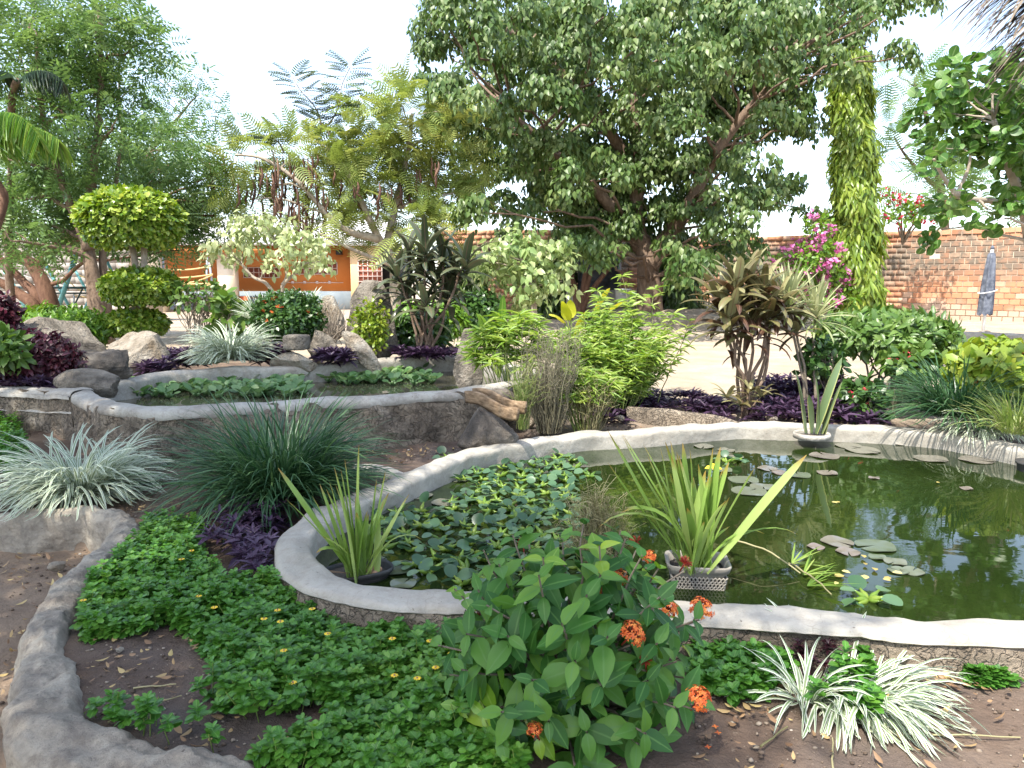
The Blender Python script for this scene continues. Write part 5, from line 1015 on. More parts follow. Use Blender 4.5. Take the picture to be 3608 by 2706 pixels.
clump('white striped grass clump sprawling on the soil at lower right', P(2990, 2440, .01), 230, .34, 'whitegrass', .015, (.55, 1.4), (.8, 2.1), .14, azr=(-pi*.72, pi*.35), single_leaves=150)
clump('smaller white striped tuft left of the sprawling white grass', P(2835, 2470, .01), 64, .27, 'whitegrass', .0145, (.2, 1.2), (.8, 2.0), .05, single_leaves=60)
clump('white striped blades rising against the pond wall at lower right', P(2870, 2310, .02), 24, .24, 'whitegrass', .014, (.1, .7), (.5, 1.2), .04, azr=(pi*.55, pi*1.1), single_leaves=24)
# ---------------------------------------------------------------- reeds between the ponds
def spray_plant(name, label, c, n, H, spreadr, head, mt, stem_mt, hw, seed, leafn=9, leafL=.14, lw=.2, cat='plant', tmpl=LANCE, upper=.35):
    """upright stems with whorls of narrow leaves along the upper part"""
    c = np.asarray(c, float); t = thing(name, label, cat, c); mb = MB(); P_ = []; A_ = []
    for k in range(n):
        a = random.uniform(0, 2*pi); r = spreadr*sqrt(random.random()); b = c+np.array([r*cos(a)*.35, r*sin(a)*.35, -.05]); e = c+np.array([r*cos(a), r*sin(a)*.7, H*random.uniform(.55, 1.)*(1-.35*(r/spreadr)**2)]); p, g = limb(b, e, .006, .003, 8, .03, .1, 4, k+seed)
        V, F = g; mb.add(V, F, tint=random.random(), u=0)
        for s in np.linspace(upper, 1, head):
            q = p[0]+(p[-1]-p[0])*s; q = p[min(7, int(s*7))]+(p[min(7, int(s*7)+1)]-p[min(7, int(s*7))])*(s*7-int(s*7)) if s < 1 else p[-1]
            for j in range(leafn):
                az = j*2.4+random.random(); P_.append(q); A_.append((cos(az), sin(az), random.uniform(-.25, .7)))
    mb.part('stems', M[stem_mt], t, stuff=True); P_ = np.array(P_); A_ = np.array(A_); N = len(P_)
    V, F, A = scatter(tmpl, P_, A_, np.array([0, -.25, 1.])+rng.normal(0, .35, (N, 3)), leafL*(.6+.7*rng.random(N)), lw/.3); part('foliage', V, F, M[mt], t, A, stuff=True); return t
spray_plant('bamboo_clump', 'airy light green dwarf bamboo clump between the two ponds', D(2150, 1440, 7.9), 130, 1.12, .72, 9, 'bamboo', 'sedge', 1, 100, 7, .105, .13, 'bamboo')
spray_plant('bamboo_clump', 'taller bamboo shoots leaning out right of the bamboo clump', D(2260, 1400, 8.2), 12, 1.6, .75, 9, 'bamboo', 'sedge', 1, 300, 7, .14, .13, 'bamboo')
spray_plant('umbrella_sedge', 'umbrella sedge with spiky green rosettes left of the dry grass', D(1800, 1400, 7.4), 34, .95, .42, 2, 'bamboo', 'sedge', 1, 500, 14, .17, .09, upper=.85)
spray_plant('umbrella_sedge', 'green umbrella sedge standing low in front of the bamboo clump', D(2060, 1500, 6.95), 46, .62, .3, 2, 'bamboo', 'sedge', 1, 700, 12, .13, .09, upper=.85)
def dry(label, c, n, H, r, mt, name='dry_grass'):
    c = np.asarray(c, float); t = thing(name, label, 'dry grass', c); mb = MB()
    for k in range(n):
        a = random.uniform(0, 2*pi); rr = r*sqrt(random.random()); b = c+np.array([rr*cos(a)*.4, rr*sin(a)*.4, -.03]); e = c+np.array([rr*cos(a), rr*sin(a), H*random.uniform(.5, 1)]); p, g = limb(b, e, .005, .002, 7, 0, .15, 3, k); mb.add(*g, tint=random.random(), u=0)
        for j in range(4): q = p[random.randint(3, 6)]; mb.add(*limb(q, q+np.array([random.gauss(0, .08), random.gauss(0, .08), random.uniform(.03, .16)]), .003, .0015, 4, 0, .2, 3, k+j)[1], tint=random.random(), u=0)
    mb.part('stems', M[mt], t, stuff=True)
M['greydry'] = leaf_mat('grey_dry_stem', (.1, .09, .06), (.18, .16, .1), (.26, .24, .14), .7, .1)
dry('dense grey dry reed clump beside the wooden spout', D(1935, 1510, 6.8), 150, .92, .3, 'greydry')
dry('thin green reed stems left of the grey dry clump', D(1840, 1500, 6.6), 40, .55, .16, 'sedge', 'reed')
dry('straw coloured reed stems at the foot of the bamboo', D(2080, 1510, 6.9), 60, .5, .22, 'straw')
# big canna / banana like leaves
def bigleaf(label, b, leaves, mt, d, w, name='canna'):
    t = thing(name, label, 'plant', b)
    for (x0, y0), (x1, y1), ww, dr in leaves:
        r = D(x0, y0, d); e = D(x1, y1, d+random.uniform(-.2, .2)); L = np.linalg.norm(e-r)*1.05; v = e-r; az = math.atan2(v[1]-.3, v[0]); th = math.acos(np.clip(v[2]/np.linalg.norm(v), -1, 1)); V, F, A = blades([r], az, th-dr*.4, L, dr, ww, 12, .5, power=2., tint=[random.random()]); part('leaf', V, F, M[mt], t, A, True)
        part('stalk', *limb(b, r, .014, .01, 6, 0, .06, 6, x0)[1], M['sedge'], t, dict(tint=np.full(36, .5), u=np.zeros(36)))
b = D(1760, 1330, 8.6); bigleaf('broad leaved canna with one upright leaf left of the bamboo', b, [((1765, 1180), (1795, 1045), .1, .1), ((1740, 1190), (1660, 1110), .13, .5), ((1720, 1200), (1665, 1105), .14, .3), ((1770, 1230), (1850, 1120), .1, .6), ((1730, 1290), (1670, 1270), .15, .6), ((1760, 1290), (1880, 1260), .14, .5)], 'banana', 8.6, .1)
b = D(2030, 1330, 8.8); bigleaf('canna with sunlit yellow leaves rising behind the bamboo clump', b, [((2000, 1130), (1955, 1065), .15, .5), ((2010, 1120), (2005, 1060), .14, .4), ((2020, 1200), (2040, 1100), .1, .2), ((2090, 1120), (2160, 1020), .09, .4), ((2110, 1130), (2210, 1065), .08, .5), ((1990, 1140), (1925, 1110), .12, .6)], 'canna_yellow', 8.8, .1)
# ---------------------------------------------------------------- purple and green ground cover
def rosettes(name, pts, per, tmpl, size, mt, h, width=1., ax_up=.35, kind='stuff', nlev=2):
    n = len(pts); P_ = []; A_ = []; N_ = []; T = []
    for lv in range(nlev):
        a = (np.arange(per)*2*pi/per)[None]+rng.uniform(0, 6, (n, 1)); up = ax_up+(.75*lv/max(1, nlev-1))**1.4+rng.normal(0, .22, (n, per)); q = np.repeat(pts[:, None], per, 1)+np.array([0, 0, 1])*(h*(.55+.45*(lv+1)/nlev))[:, None, None]
        tl = rng.normal(0, .16, (n, 1, 2)); ax = np.stack([np.cos(a), np.sin(a), up], 2); ax[..., 2] += (ax[..., :2]*tl).sum(-1); nr = np.stack([-np.cos(a)*.5, -np.sin(a)*.5, 1+0*a], 2)+rng.normal(0, .22, (n, per, 3))
        P_.append(q.reshape(-1, 3)); A_.append(ax.reshape(-1, 3)); N_.append(nr.reshape(-1, 3)); T.append(np.clip(np.repeat(rng.random(n), per)*.6+rng.random(n*per)*.4, 0, 1))
    P_, A_, N_, T = map(np.concatenate, (P_, A_, N_, T)); T = np.clip(T*.75+.12+.7*fbm(P_*2.3, 12, 3), 0, 1); V, F, A = scatter(tmpl, P_, A_, N_, np.repeat(size*np.linspace(1.12, .72, nlev), n*per)*(.75+.45*rng.random(len(P_))), width, T); return setting(name, V, F, M[mt], kind, A)
def fill(poly, n, hole=None, dens=None):
    poly = np.array(poly); lo, hi = poly.min(0), poly.max(0); out = []; tot = 0
    while tot < n:
        q = rng.uniform(lo, hi, (n*3, 2)); k = inpoly(q[:, 0], q[:, 1], poly) & ~(inpoly(q[:, 0], q[:, 1], LP) | (dist_poly(q[:, 0], q[:, 1], LP) < .1)) & (dist_poly(q[:, 0], q[:, 1], BED, False) > .13)
        if dens is not None: k &= rng.random(len(q)) < dens(q)
        out.append(q[k]); tot += k.sum()
        if len(out) > 30: break
    q = np.concatenate(out)[:n]; return np.column_stack([q, gz(q[:, 0], q[:, 1])])
pp = lambda pts, z=0.: [P(x, y, z)[:2] for x, y in pts]
cov = pp([(440, 1850), (720, 1880), (700, 1960), (760, 2060), (1000, 2100), (1250, 2140), (1700, 2190), (1850, 2300), (1850, 2800), (900, 2800), (420, 2640), (225, 2480), (230, 2200), (300, 2060)])
bare = np.array(pp([(270, 2270), (420, 2250), (625, 2215), (700, 2270), (740, 2340), (860, 2400), (960, 2480), (1230, 2530), (1150, 2600), (900, 2700), (500, 2620), (280, 2500)]))
COVER = leaf_t(((0, .05), (.42, .6), (.82, .5), (1, 0)), .22, .18)
def dens(q):
    r = np.ones(len(q))
    ins = inpoly(q[:, 0], q[:, 1], bare); dd = dist_poly(q[:, 0], q[:, 1], bare); r = np.where(ins, .22-.7*dd, 1)
    nz = fbm(np.column_stack([q*3.2, 0*q[:, :1]]), 4, 3); return np.clip(r+nz*.7*(r < .8)-np.maximum(0, nz)*.5*(r >= .8), 0.0, 1)
pts = fill(cov, 3000, dens=dens); hh = np.clip(.06+.1*fbm(pts*np.array([2.2, 2.2, 0]), 8, 3)+.03*rng.normal(size=len(pts)), .02, .14)
rosettes('ground_cover', pts, 4, COVER, .038, 'cover', hh, 1., .05, nlev=4)['label'] = 'low green ground cover with small yellow flowers in the left bed'
gcov = bpy.data.objects['ground_cover']
mb = MB()
for q, h in zip(pts[::2], hh[::2]): mb.add(*tube([q, q+np.array([random.gauss(0, .02), random.gauss(0, .02), h])], .0022, 3, False), tint=.3, u=0)
st = setting('ground_cover_stems', *mb.get()[:2], M['sedge'], 'stuff', mb.get()[2]); st.parent = gcov
for x, y in ((930, 2180), (988, 2190), (978, 2150), (1100, 2145), (1155, 2233), (1000, 2292), (1382, 2250), (1515, 2258), (1590, 2302), (1535, 2352), (1470, 2390), (1367, 2092), (1032, 2405), (700, 2100), (640, 1970), (675, 1940), (293, 2115), (755, 2140), (1390, 2380)):
    q = P(x, y, .15); n = 8; a = np.arange(n)*2*pi/n; V, F, A = scatter(OVAL, np.repeat([q], n, 0), np.stack([np.cos(a), np.sin(a), 0*a+.15], 1), np.tile([0, -.3, 1.], (n, 1))+rng.normal(0, .25, (n, 3)), .015, .8); o = part('flower', V, F, M['yellow_petal'], gcov, A); o.location = (0, 0, 0)
    c = part('flower_centre', *lathe([(.004, 0), (.003, .004), (0, .005)], 6, q), M['pod'], o, dict(tint=np.full(18, .9)))
for nm, poly, n, sz, h in (('ground_cover', pp([(-60, 1540), (70, 1560), (110, 1650), (60, 1720), (-80, 1720)]), 160, .05, .14), ('ground_cover', pp([(2440, 2240), (2740, 2190), (2800, 2250), (2760, 2440), (2560, 2500), (2440, 2420)]), 150, .05, .07), ('ground_cover', pp([(2760, 2180), (3000, 2230), (3050, 2340), (2920, 2300), (2780, 2280)], .05), 40, .045, .09), ('ground_cover', pp([(3400, 2380), (3700, 2330), (3700, 2400), (3420, 2420)]), 60, .05, .05), ('ground_cover', pp([(2830, 2480), (3060, 2480), (3100, 2600), (2960, 2560)]), 14, .05, .1), ('ground_cover', pp([(2950, 2400), (3060, 2400), (3060, 2440), (2950, 2440)]), 7, .05, .12)):
    p = fill(poly, n); rosettes(nm, p, 4, COVER, sz*.9, 'cover', h*(.6+.6*rng.random(len(p))), 1., .05, nlev=4)
def tradesc(poly, n, z=None, L=.12, h=.07):
    p = fill(poly, n);
    if z is not None: p[:, 2] = z
    return rosettes('purple_ground_cover', p, 5, LANCE, L, 'purple', h*(.4+1.2*rng.random(len(p))), .62, .25, nlev=2)
tradesc(pp([(860, 1830), (960, 1790), (1060, 1790), (1010, 1870), (965, 1950), (960, 2060), (980, 2090), (860, 2080), (800, 1980), (650, 1960), (760, 1900)]), 70, None, .085, .12)
tradesc(pp([(2090, 1420), (2200, 1400), (2450, 1400), (2600, 1430), (2560, 1465), (2400, 1440), (2220, 1450), (2110, 1480)], .15), 110, None, .14, .06)
tradesc(pp([(2640, 1380), (2900, 1370), (3080, 1400), (3100, 1480), (2660, 1470)], .15), 230, None, .15, .12)
for x0, y0, x1, y1, d_, n in ((575, 1235, 740, 1290, 8.9, 60), (880, 1215, 1015, 1275, 8.75, 60), (1125, 1225, 1225, 1265, 8.7, 40), (1390, 1225, 1640, 1250, 9.3, 60), (500, 1270, 600, 1320, 8.3, 26)):
    q = np.array([D(random.uniform(x0, x1), y1, d_+random.uniform(0, .35)) for _ in range(n)]); q[:, 2] = np.minimum(q[:, 2], UZ+.02); rosettes('purple_ground_cover', q, 6, LANCE, .15, 'purple', sc(y1-y0, d_)*rng.random(n), .6, .4, nlev=2)
q = np.array([D(random.uniform(-40, 250), 1375, 6.9+random.uniform(0, .4)) for _ in range(60)]); rosettes('purple_ground_cover', q, 6, LANCE, .1, 'purple', .12*rng.random(60), .6, .3)
q = np.array([P(random.uniform(2790, 3090), random.uniform(2230, 2370), .03) for _ in range(46)]); rosettes('dark_red_ground_cover', q, 6, LANCE, .035, 'redplant', .1*rng.random(46), .6, .3, nlev=3)
for o in bpy.data.objects:
    if o.name.startswith('purple_ground_cover'): o['label'] = 'low purple leaved ground cover in the flower beds'
M['hyacinth_lit'] = leaf_mat('upper_hyacinth_lit_leaf', (.06, .14, .04), (.11, .21, .07), (.22, .32, .13), .35, .28)  # brighter copy of the hyacinth leaf, with light put into its colour
M['litter_yellow'] = leaf_mat('yellowed_leaf', (.3, .22, .06), (.45, .36, .11), (.5, .42, .18), .5, .2, tboost=1.1)
# ---------------------------------------------------------------- water hyacinths
def hy_leaf(seed):
    r = random.Random(seed); mb = MB(); L = r.uniform(.045, .075); up = r.uniform(.12, .5); s = np.linspace(0, 1, 7)
    p = np.stack([L*s*cos(up), 0*s, L*s*sin(up)*1.1], 1); rad = .005+.0075*np.sin(np.clip(s*1.15, 0, 1)*pi)**1.5
    V, F = tube(p, rad, 7); mb.add(V, F, tint=r.random(), u=0.)
    a = r.uniform(-.35, .75); ax = np.array([[cos(a), 0, sin(a)]]); V2, F2, A2 = scatter(ROUND, [p[-1]-.004*ax[0]], ax, [[-sin(a), r.uniform(-.5, .5), cos(a)]], [r.uniform(.052, .074)], .95, [r.random()])
    return mb, (V2, F2, A2)
hy = []
for k in range(8):
    mb, b2 = hy_leaf(k); V, F, A = mb.get(); pet = (V, F, A); me = bpy.data.meshes.new('leaf')
    n0 = len(V); F4 = [f for f in F]; allV = np.vstack([V, b2[0]]); faces = F4+[f+n0 for f in b2[1]]
    me = new_mesh('leaf', allV, faces, dict(tint=np.concatenate([A['tint'], b2[2]['tint']]), u=np.concatenate([A['u'], b2[2]['u']])), True, [M['petiole'], M['hyacinth']])
    order = np.concatenate([np.full(len(f), 0) for f in F4]+[np.full(len(f), 1) for f in b2[1]]); me.polygons.foreach_set('material_index', order.astype(np.int32)); hy.append(me)
HYP = np.array(pp([(1545, 1625), (1640, 1602), (1990, 1596), (2040, 1650), (1990, 1740), (2050, 1800), (2130, 1900), (2080, 2010), (1880, 2035), (1760, 2075), (1480, 2050), (1400, 1960), (1330, 1930), (1295, 1860), (1300, 1810), (1480, 1800), (1640, 1760), (1700, 1700), (1560, 1690)], WZ))
def hyacinth(p, label, n=6, s=1., group='water hyacinths floating in the lower pond'):
    t = thing('water_hyacinth', label, 'floating plant', p, group); a0 = random.uniform(0, 6)
    for j in range(n): o = link('leaf', random.choice(hy), t, (0, 0, 0)); o.rotation_euler = (random.gauss(0, .12), random.gauss(0, .12), a0+j*2*pi/n+random.gauss(0, .25)); o.scale = (s*random.uniform(.8, 1.2),)*3
    return t
pl = []; lo, hi = HYP.min(0), HYP.max(0); k = 0
while len(pl) < 118 and k < 20000:
    k += 1; q = rng.uniform(lo, hi)
    if inpoly(q[:1], q[1:], HYP)[0] and all(np.hypot(*(q-z)) > .125 for z in pl) and dist_poly(q[:1], q[1:], LP)[0] > .15: pl.append(q)
for q in pl: hyacinth((q[0], q[1], WZ+.002), 'small water hyacinth in the dense raft at the left of the lower pond', random.choice((5, 5, 6, 7)), random.uniform(.8, 1.1))
for x, y, lb in ((2560, 1630, 'water hyacinth alone on open water behind the potted iris'), (2600, 1622, 'pair mate of the lone water hyacinth behind the potted iris, on the right'), (2080, 1680, 'outlying water hyacinth at the right tip of the raft')): hyacinth(tuple(P(x, y, WZ+.002)), lb, 6, 1.)
o = hyacinth(tuple(P(3060, 2115, WZ+.002)), 'single yellowing water hyacinth floating by the near right coping', 8, 1.25); del o['group']
# upper pond raft, plants too small to show their parts
for k in range(150):
    xx = random.uniform(470, 1070) if k < 92 else random.uniform(1110, 1530); f = (xx-480)/1050; yy = (random.uniform(1352, 1405) if k < 92 else random.uniform(1318, 1365)); yy = yy-8*f
    q = P(xx, yy, UWZ+.002); mb = MB()
    for j in range(6):
        a = j*1.05+random.uniform(-.3, .3); up = random.uniform(.3, 1.1); e = q+np.array([cos(a)*.05, sin(a)*.05, .05*up+.02]); mb.add(*tube([q, (q+e)/2, e], [.006, .016, .006], 5), tint=random.random(), u=0)
        V, F, A = scatter(ROUND, [e], [[cos(a), sin(a), up]], [[-cos(a)*up+random.gauss(0, .3), -sin(a)*up-.4, 1.]], [random.uniform(.065, .105)], .9, [random.random()]); mb.add(V, F, **A)
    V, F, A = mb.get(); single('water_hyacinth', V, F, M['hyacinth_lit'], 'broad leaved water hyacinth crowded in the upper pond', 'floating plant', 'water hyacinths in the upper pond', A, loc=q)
# ---------------------------------------------------------------- lily pads
def pad(x, y, w, label, tint, group=None):
    q = P(x, y, WZ+.006); r = sc(w, np.hypot(q[1], 1.4))/2; n = 22; a0 = random.uniform(0, 6); a = a0+np.linspace(.12, 2*pi-.12, n); V = [[q[0], q[1], q[2]+.001]]
    for t in a: rr = r*(1+.03*sin(5*t)); V.append([q[0]+rr*cos(t), q[1]+rr*sin(t), q[2]+.004*sin(3*t+x)+.002])
    V = np.array(V); F = np.array([[0, k, k+1] for k in range(1, n)]); lo = V-np.array([0, 0, .003])
    single('lily_pad', np.vstack([V, lo]), [np.vstack([F, F[:, ::-1]+len(V)])], M['pad'], label, 'lily pad', group, dict(tint=np.full(2*len(V), tint), u=np.ones(2*len(V))), loc=q)
g = 'lily pads floating on the lower pond'
for x, y, w, lb, t in ((2950, 1908, 108, 'large brownish lily pad right of the floating sedge stems', .8), (3085, 1922, 132, 'largest pale green lily pad in the lower right water', .2), (2988, 1943, 80, 'small brown lily pad just under the largest pale pad', .9), (3092, 1962, 58, 'small yellowish lily pad left of a grey round one', .3), (3155, 1978, 74, 'round grey lily pad above the leaf litter raft', .6), (3165, 2010, 70, 'grey green pad overlapping below the round grey pad', .5), (3215, 2012, 78, 'grey pad at the right end of the small pad group', .55), (2875, 1926, 60, 'dark lily pad edge behind the floating sedge', .95)): pad(x, y, w, lb, t)
for x, y, w, t, lb in ((2620, 1690, 105, 0.5, 'grey lily pad just right of the iris blades, uppermost of a touching trio'),
    (2690, 1715, 90, 0.6, 'lily pad overlapping the right side of the trio beside the iris'),
    (2640, 1730, 120, 0.55, 'widest lily pad at the bottom of the trio beside the iris'),
    (2705, 1650, 70, 0.8, 'brownish lily pad above the trio beside the iris'),
    (2750, 1665, 60, 0.9, 'red brown lily pad touching the yellowish pad in front of the snake plant'),
    (2810, 1672, 90, 0.3, 'yellowish green lily pad between two brown pads before the snake plant'),
    (2915, 1665, 70, 0.9, 'reddish lily pad right of the yellowish pad before the snake plant'),
    (2905, 1605, 100, 0.85, 'brown lily pad floating directly in front of the snake plant pot'),
    (3040, 1585, 115, 0.7, 'large grey lily pad close under the back coping right of the snake plant'),
    (3170, 1560, 80, 0.8, 'brown lily pad tucked under the back coping farther right'),
    (3280, 1615, 110, 0.75, 'dark lily pad in the shade below the spilling striped grass'),
    (3440, 1620, 110, 0.8, 'dark lily pad farthest right under the back coping'),
    (2560, 1585, 60, 0.7, 'small lily pad behind the tips of the large iris'),
    (2480, 1572, 70, 0.7, 'lily pad by the back coping behind the middle of the large iris'),
    (3080, 1683, 36, 0.9, 'tiny red lily pad alone right of the reddish pad'),
    (3405, 1720, 44, 0.9, 'tiny pinkish lily pad alone in the right open water'),
    (2545, 1655, 70, 0.5, 'lily pad half hidden behind the large iris blades'),
    (2590, 1610, 60, 0.7, 'small lily pad next to the lone hyacinths behind the iris'),
    (2150, 1570, 70, 0.6, 'lily pad under the back coping behind the hyacinth raft'),
    (1900, 1572, 80, 0.6, 'lily pad at the back left corner of the pond'),
    (2300, 1553, 70, 0.5, 'pale lily pad against the back coping left of the large iris'),
    (1480, 1745, 90, 0.65, 'lily pad in the gap between left coping and hyacinth raft'),
    (1560, 1770, 80, 0.7, 'lily pad touching the raft edge near the left coping gap'),
    (1520, 1800, 90, 0.5, 'lily pad nearest the viewer in the left coping gap'),
    (1470, 1720, 60, 0.6, 'smallest lily pad in the left coping gap'),
    (1330, 1790, 100, 0.65, 'lily pad lying along the left coping behind the smaller iris'),
    (1400, 2000, 130, 0.15, 'large green lily pad right of the black basin'),
    (1620, 1690, 60, 0.6, 'lily pad at the back left fringe of the hyacinth raft'),
    (1300, 2010, 60, 0.4, 'lily pad partly under the black basin'),
    (1420, 2055, 90, 0.3, 'lily pad by the near coping right of the black basin'),
    (2990, 1570, 90, 0.7, 'grey lily pad against the back coping just right of the snake plant pot')): pad(x, y, w, lb, t, g)
for x, y in ((2960, 1770), (2930, 1768), (3040, 1955), (3050, 1990), (3060, 2030), (3085, 2010), (3110, 2040), (3140, 2035), (2940, 2030), (2965, 2010), (2950, 2050), (3180, 2020), (3300, 1700), (1690, 1700), (1880, 1900)):
    q = P(x, y, WZ+.014); V, F, A = scatter(OVAL, [q], [[random.gauss(0, 1), random.gauss(0, 1), .1]], [[0, -.2, 1]], [random.uniform(.03, .06)], .9, [random.random()]); single('floating_leaf', V, F, M['litter_yellow'], 'fallen yellow leaf floating on the pond', 'leaf', 'yellow leaves floating on the pond', A, loc=q)
# ---------------------------------------------------------------- potted irises
def iris(label, base, leaves, mt='iris', cat='plant'):
    t = thing('iris', label, cat, base)
    for L, az, t0, dr, w in leaves:
        r = base+np.array([random.gauss(0, .035), random.gauss(0, .025), 0]); V, F, A = blades([r], az, t0, L*1.1, dr, w*1.75, 10, random.gauss(0, .45), power=2.2, tint=[random.random()]); part('leaf', V, F, M[mt], t, A, True)
    return t
rx = lambda n, lo, hi: [(random.uniform(lo, hi), random.choice((0, pi))+random.gauss(0, .35), abs(random.gauss(0, .2)), random.uniform(.02, .2), random.uniform(.024, .034)) for _ in range(n)]
b = P(2455, 2010, .12)
iris('large potted iris with long sunlit blades standing in the grey crate', b, [(.66, 0, .62, .1, .034), (.5, 0, .2, .1, .03), (.58, pi, .12, .1, .034), (.6, pi, .22, .15, .032), (.56, pi, .32, .1, .03), (.62, pi, .42, .1, .03), (.66, pi, .52, -.05, .028), (.7, pi, .58, -.1, .024), (.55, 0, .05, .05, .03), (.48, 0, .3, .1, .024), (.52, 0, .42, .1, .022), (.5, pi, .3, 1.9, .036), (.62, pi*1.08, .62, 1.7, .036), (.36, 0, .5, 1.6, .02), (.5, -.1, .8, 1.3, .018), (.42, pi*.5, .2, .3, .026), (.45, pi*.7, .35, .2, .026), (.4, -pi*.3, .25, .5, .024), (.35, pi*1.3, .3, .4, .024), (.52, pi*.9, .2, .1, .028), (.3, -pi*.5, .3, .4, .02), (.28, .3, .6, .6, .016), (.62, pi, .68, -.1, .018), (.45, .2, .1, .1, .022), (.7, pi*.97, .48, .05, .02), (.72, pi*1.02, .55, .02, .016)]+rx(18, .36, .56))
for x, y in ((2515, 1645), (2500, 1712)):
    q = P(2500, 1990, .1); e = D(x, y, q[1]+.03); f = thing('iris_flower', 'yellow iris flower %s among the large iris blades' % ('higher up' if y < 1700 else 'lower down'), 'flower', q); part('stalk', *limb(q, e, .004, .003, 7, 0, .05, 5, x)[1], M['sedge'], f, dict(tint=np.full(35, .4), u=np.zeros(35)))
    for k in range(4): V, F, A = scatter(OVAL, [e], [[cos(k*1.6), sin(k*1.6), random.uniform(-.6, .6)]], [[0, -.5, 1]], [.045], .9, [random.random()]); part('petal', V, F, M['yellow_petal'], f, A)
b2 = P(1270, 2040, .05)
iris('smaller potted iris with upright blades in the black basin', b2, [(.52, pi, .2, .02, .026), (.6, pi, .55, .05, .024), (.5, pi, .12, .0, .03), (.62, 0, .02, .05, .026), (.55, pi, .08, 0, .022), (.45, pi*.95, .3, .05, .028), (.42, pi, .4, .05, .024), (.5, pi*1.1, .62, .1, .018), (.45, 0, .1, .05, .02), (.5, 0, .18, .03, .018), (.34, -pi*.5, .15, .3, .03), (.26, pi*1.2, .1, 2.2, .034), (.36, 0, .35, 1.9, .022), (.3, pi*.5, .2, .4, .024), (.3, .4, .3, .3, .02), (.3, pi*1.15, .5, .6, .016), (.33, -pi*.3, .2, .3, .022), (.4, pi*.9, .05, .1, .024)]+rx(9, .3, .48))
V, F, A = blades([b2+np.array([-.06, 0, .03])], pi, 1.45, .33, .25, .02, 8, .3, tint=[.2]); single('dead_leaf', V, F, M['litter'], 'long brown dead blade lying across the pond coping at left', 'leaf', None, A)
# grey crate with pierced sides
def crate():
    q = P(2475, 2085, WZ); t = thing('crate', 'grey plastic crate with pierced lattice sides holding the large iris', 'crate', q); w, dp, h = .285, .21, .135; o = np.array([q[0], q[1]+dp/2+.01, q[2]-.02]); tl = .18
    def X(V): V = np.array(V); f = 1+tl*(V[:, 2:3]/h-1)*1.; V = V*np.hstack([f, f, np.ones_like(f)]); return rotz(V, -.12)+o
    rim = []; n = 48
    def rr(a, s, z): c, s_ = cos(a), sin(a); e = .35; return [np.sign(c)*abs(c)**e*w/2*s, np.sign(s_)*abs(s_)**e*dp/2*s, z]
    prof = ((1.0, h-.035), (1.07, h-.032), (1.09, h-.004), (1.06, h+.004), (1., h), (.97, h-.005), (.95, h-.04)); V = np.array([rr(2*pi*k/n, s, z) for s, z in prof for k in range(n)]); j = np.arange(n); F = np.concatenate([np.stack([k*n+j, k*n+(j+1) % n, (k+1)*n+(j+1) % n, (k+1)*n+j], 1) for k in range(len(prof)-1)])
    part('rim', X(V), F, M['crate'], t, smooth=True)
    V = np.array([rr(2*pi*k/n, s, z) for s, z in ((1., h-.03), (1., h-.055), (.965, h-.055)) for k in range(n)]); F = np.concatenate([np.stack([k*n+(j+1) % n, k*n+j, (k+1)*n+j, (k+1)*n+(j+1) % n], 1) for k in range(2)]); part('band', X(V), F, M['crate'], t, smooth=True)
    for side in range(4):        # lattice: crossing wavy strands round openings
        mb = MB(); N = 7 if side % 2 == 0 else 5
        for row in range(3):
            for sg_ in (-1, 1):
                p = []
                for k in np.linspace(0, N, N*6+1):
                    u = -1+2*k/N; z = h-.066-.028*row+.0135*sg_*cos(k*pi*2+row*pi); p.append([u*w/2*.985, -dp/2*.985, z] if side == 0 else [w/2*.985, u*dp/2*.985, z] if side == 1 else [-u*w/2*.985, dp/2*.985, z] if side == 2 else [-w/2*.985, -u*dp/2*.985, z])
                mb.add(*tube(p, .0046, 5))
        V, F, A = mb.get(); part('side_panel', X(V), F, M['crate'], t, smooth=True)
    part('hole_shade', X(box(-w*.47, -dp*.46, .004, w*.47, dp*.46, h-.045)[0]), box(0, 0, 0, 1, 1, 1)[1], M['hole_shade'], t)  # added black box that stands for the shade behind the lattice holes
    V = np.array([rr(2*pi*k/n, s, z) for s, z in ((.9, 0.), (.93, h-.05), (.5, h-.03), (0.01, h-.025)) for k in range(n)]); F = np.concatenate([np.stack([k*n+j, k*n+(j+1) % n, (k+1)*n+(j+1) % n, (k+1)*n+j], 1) for k in range(3)]); V = V+.006*np.stack([fbm(V*50, 2, 3)]*3, 1); part('soil', X(V), F, M['rock_dark'], t)
    for k in range(26):
        a = random.uniform(0, 2*pi); r_ = sqrt(random.random())*.85; p = X([[cos(a)*w/2*r_, sin(a)*dp/2*r_, h-.025+.01*random.random()]])[0]; Vs, Fs = ICO2; s = random.uniform(.007, .014); Vs = (Vs*np.array([1, .8, .6])*(1+.3*fbm(Vs*2, k, 2))[:, None])*s+p
        single('pebble', Vs, Fs, M['stone_small'], 'tan pebble on the soil of the grey crate', 'pebble', 'pebbles in the grey crate', dict(tint=np.full(len(Vs), random.random())))
crate()
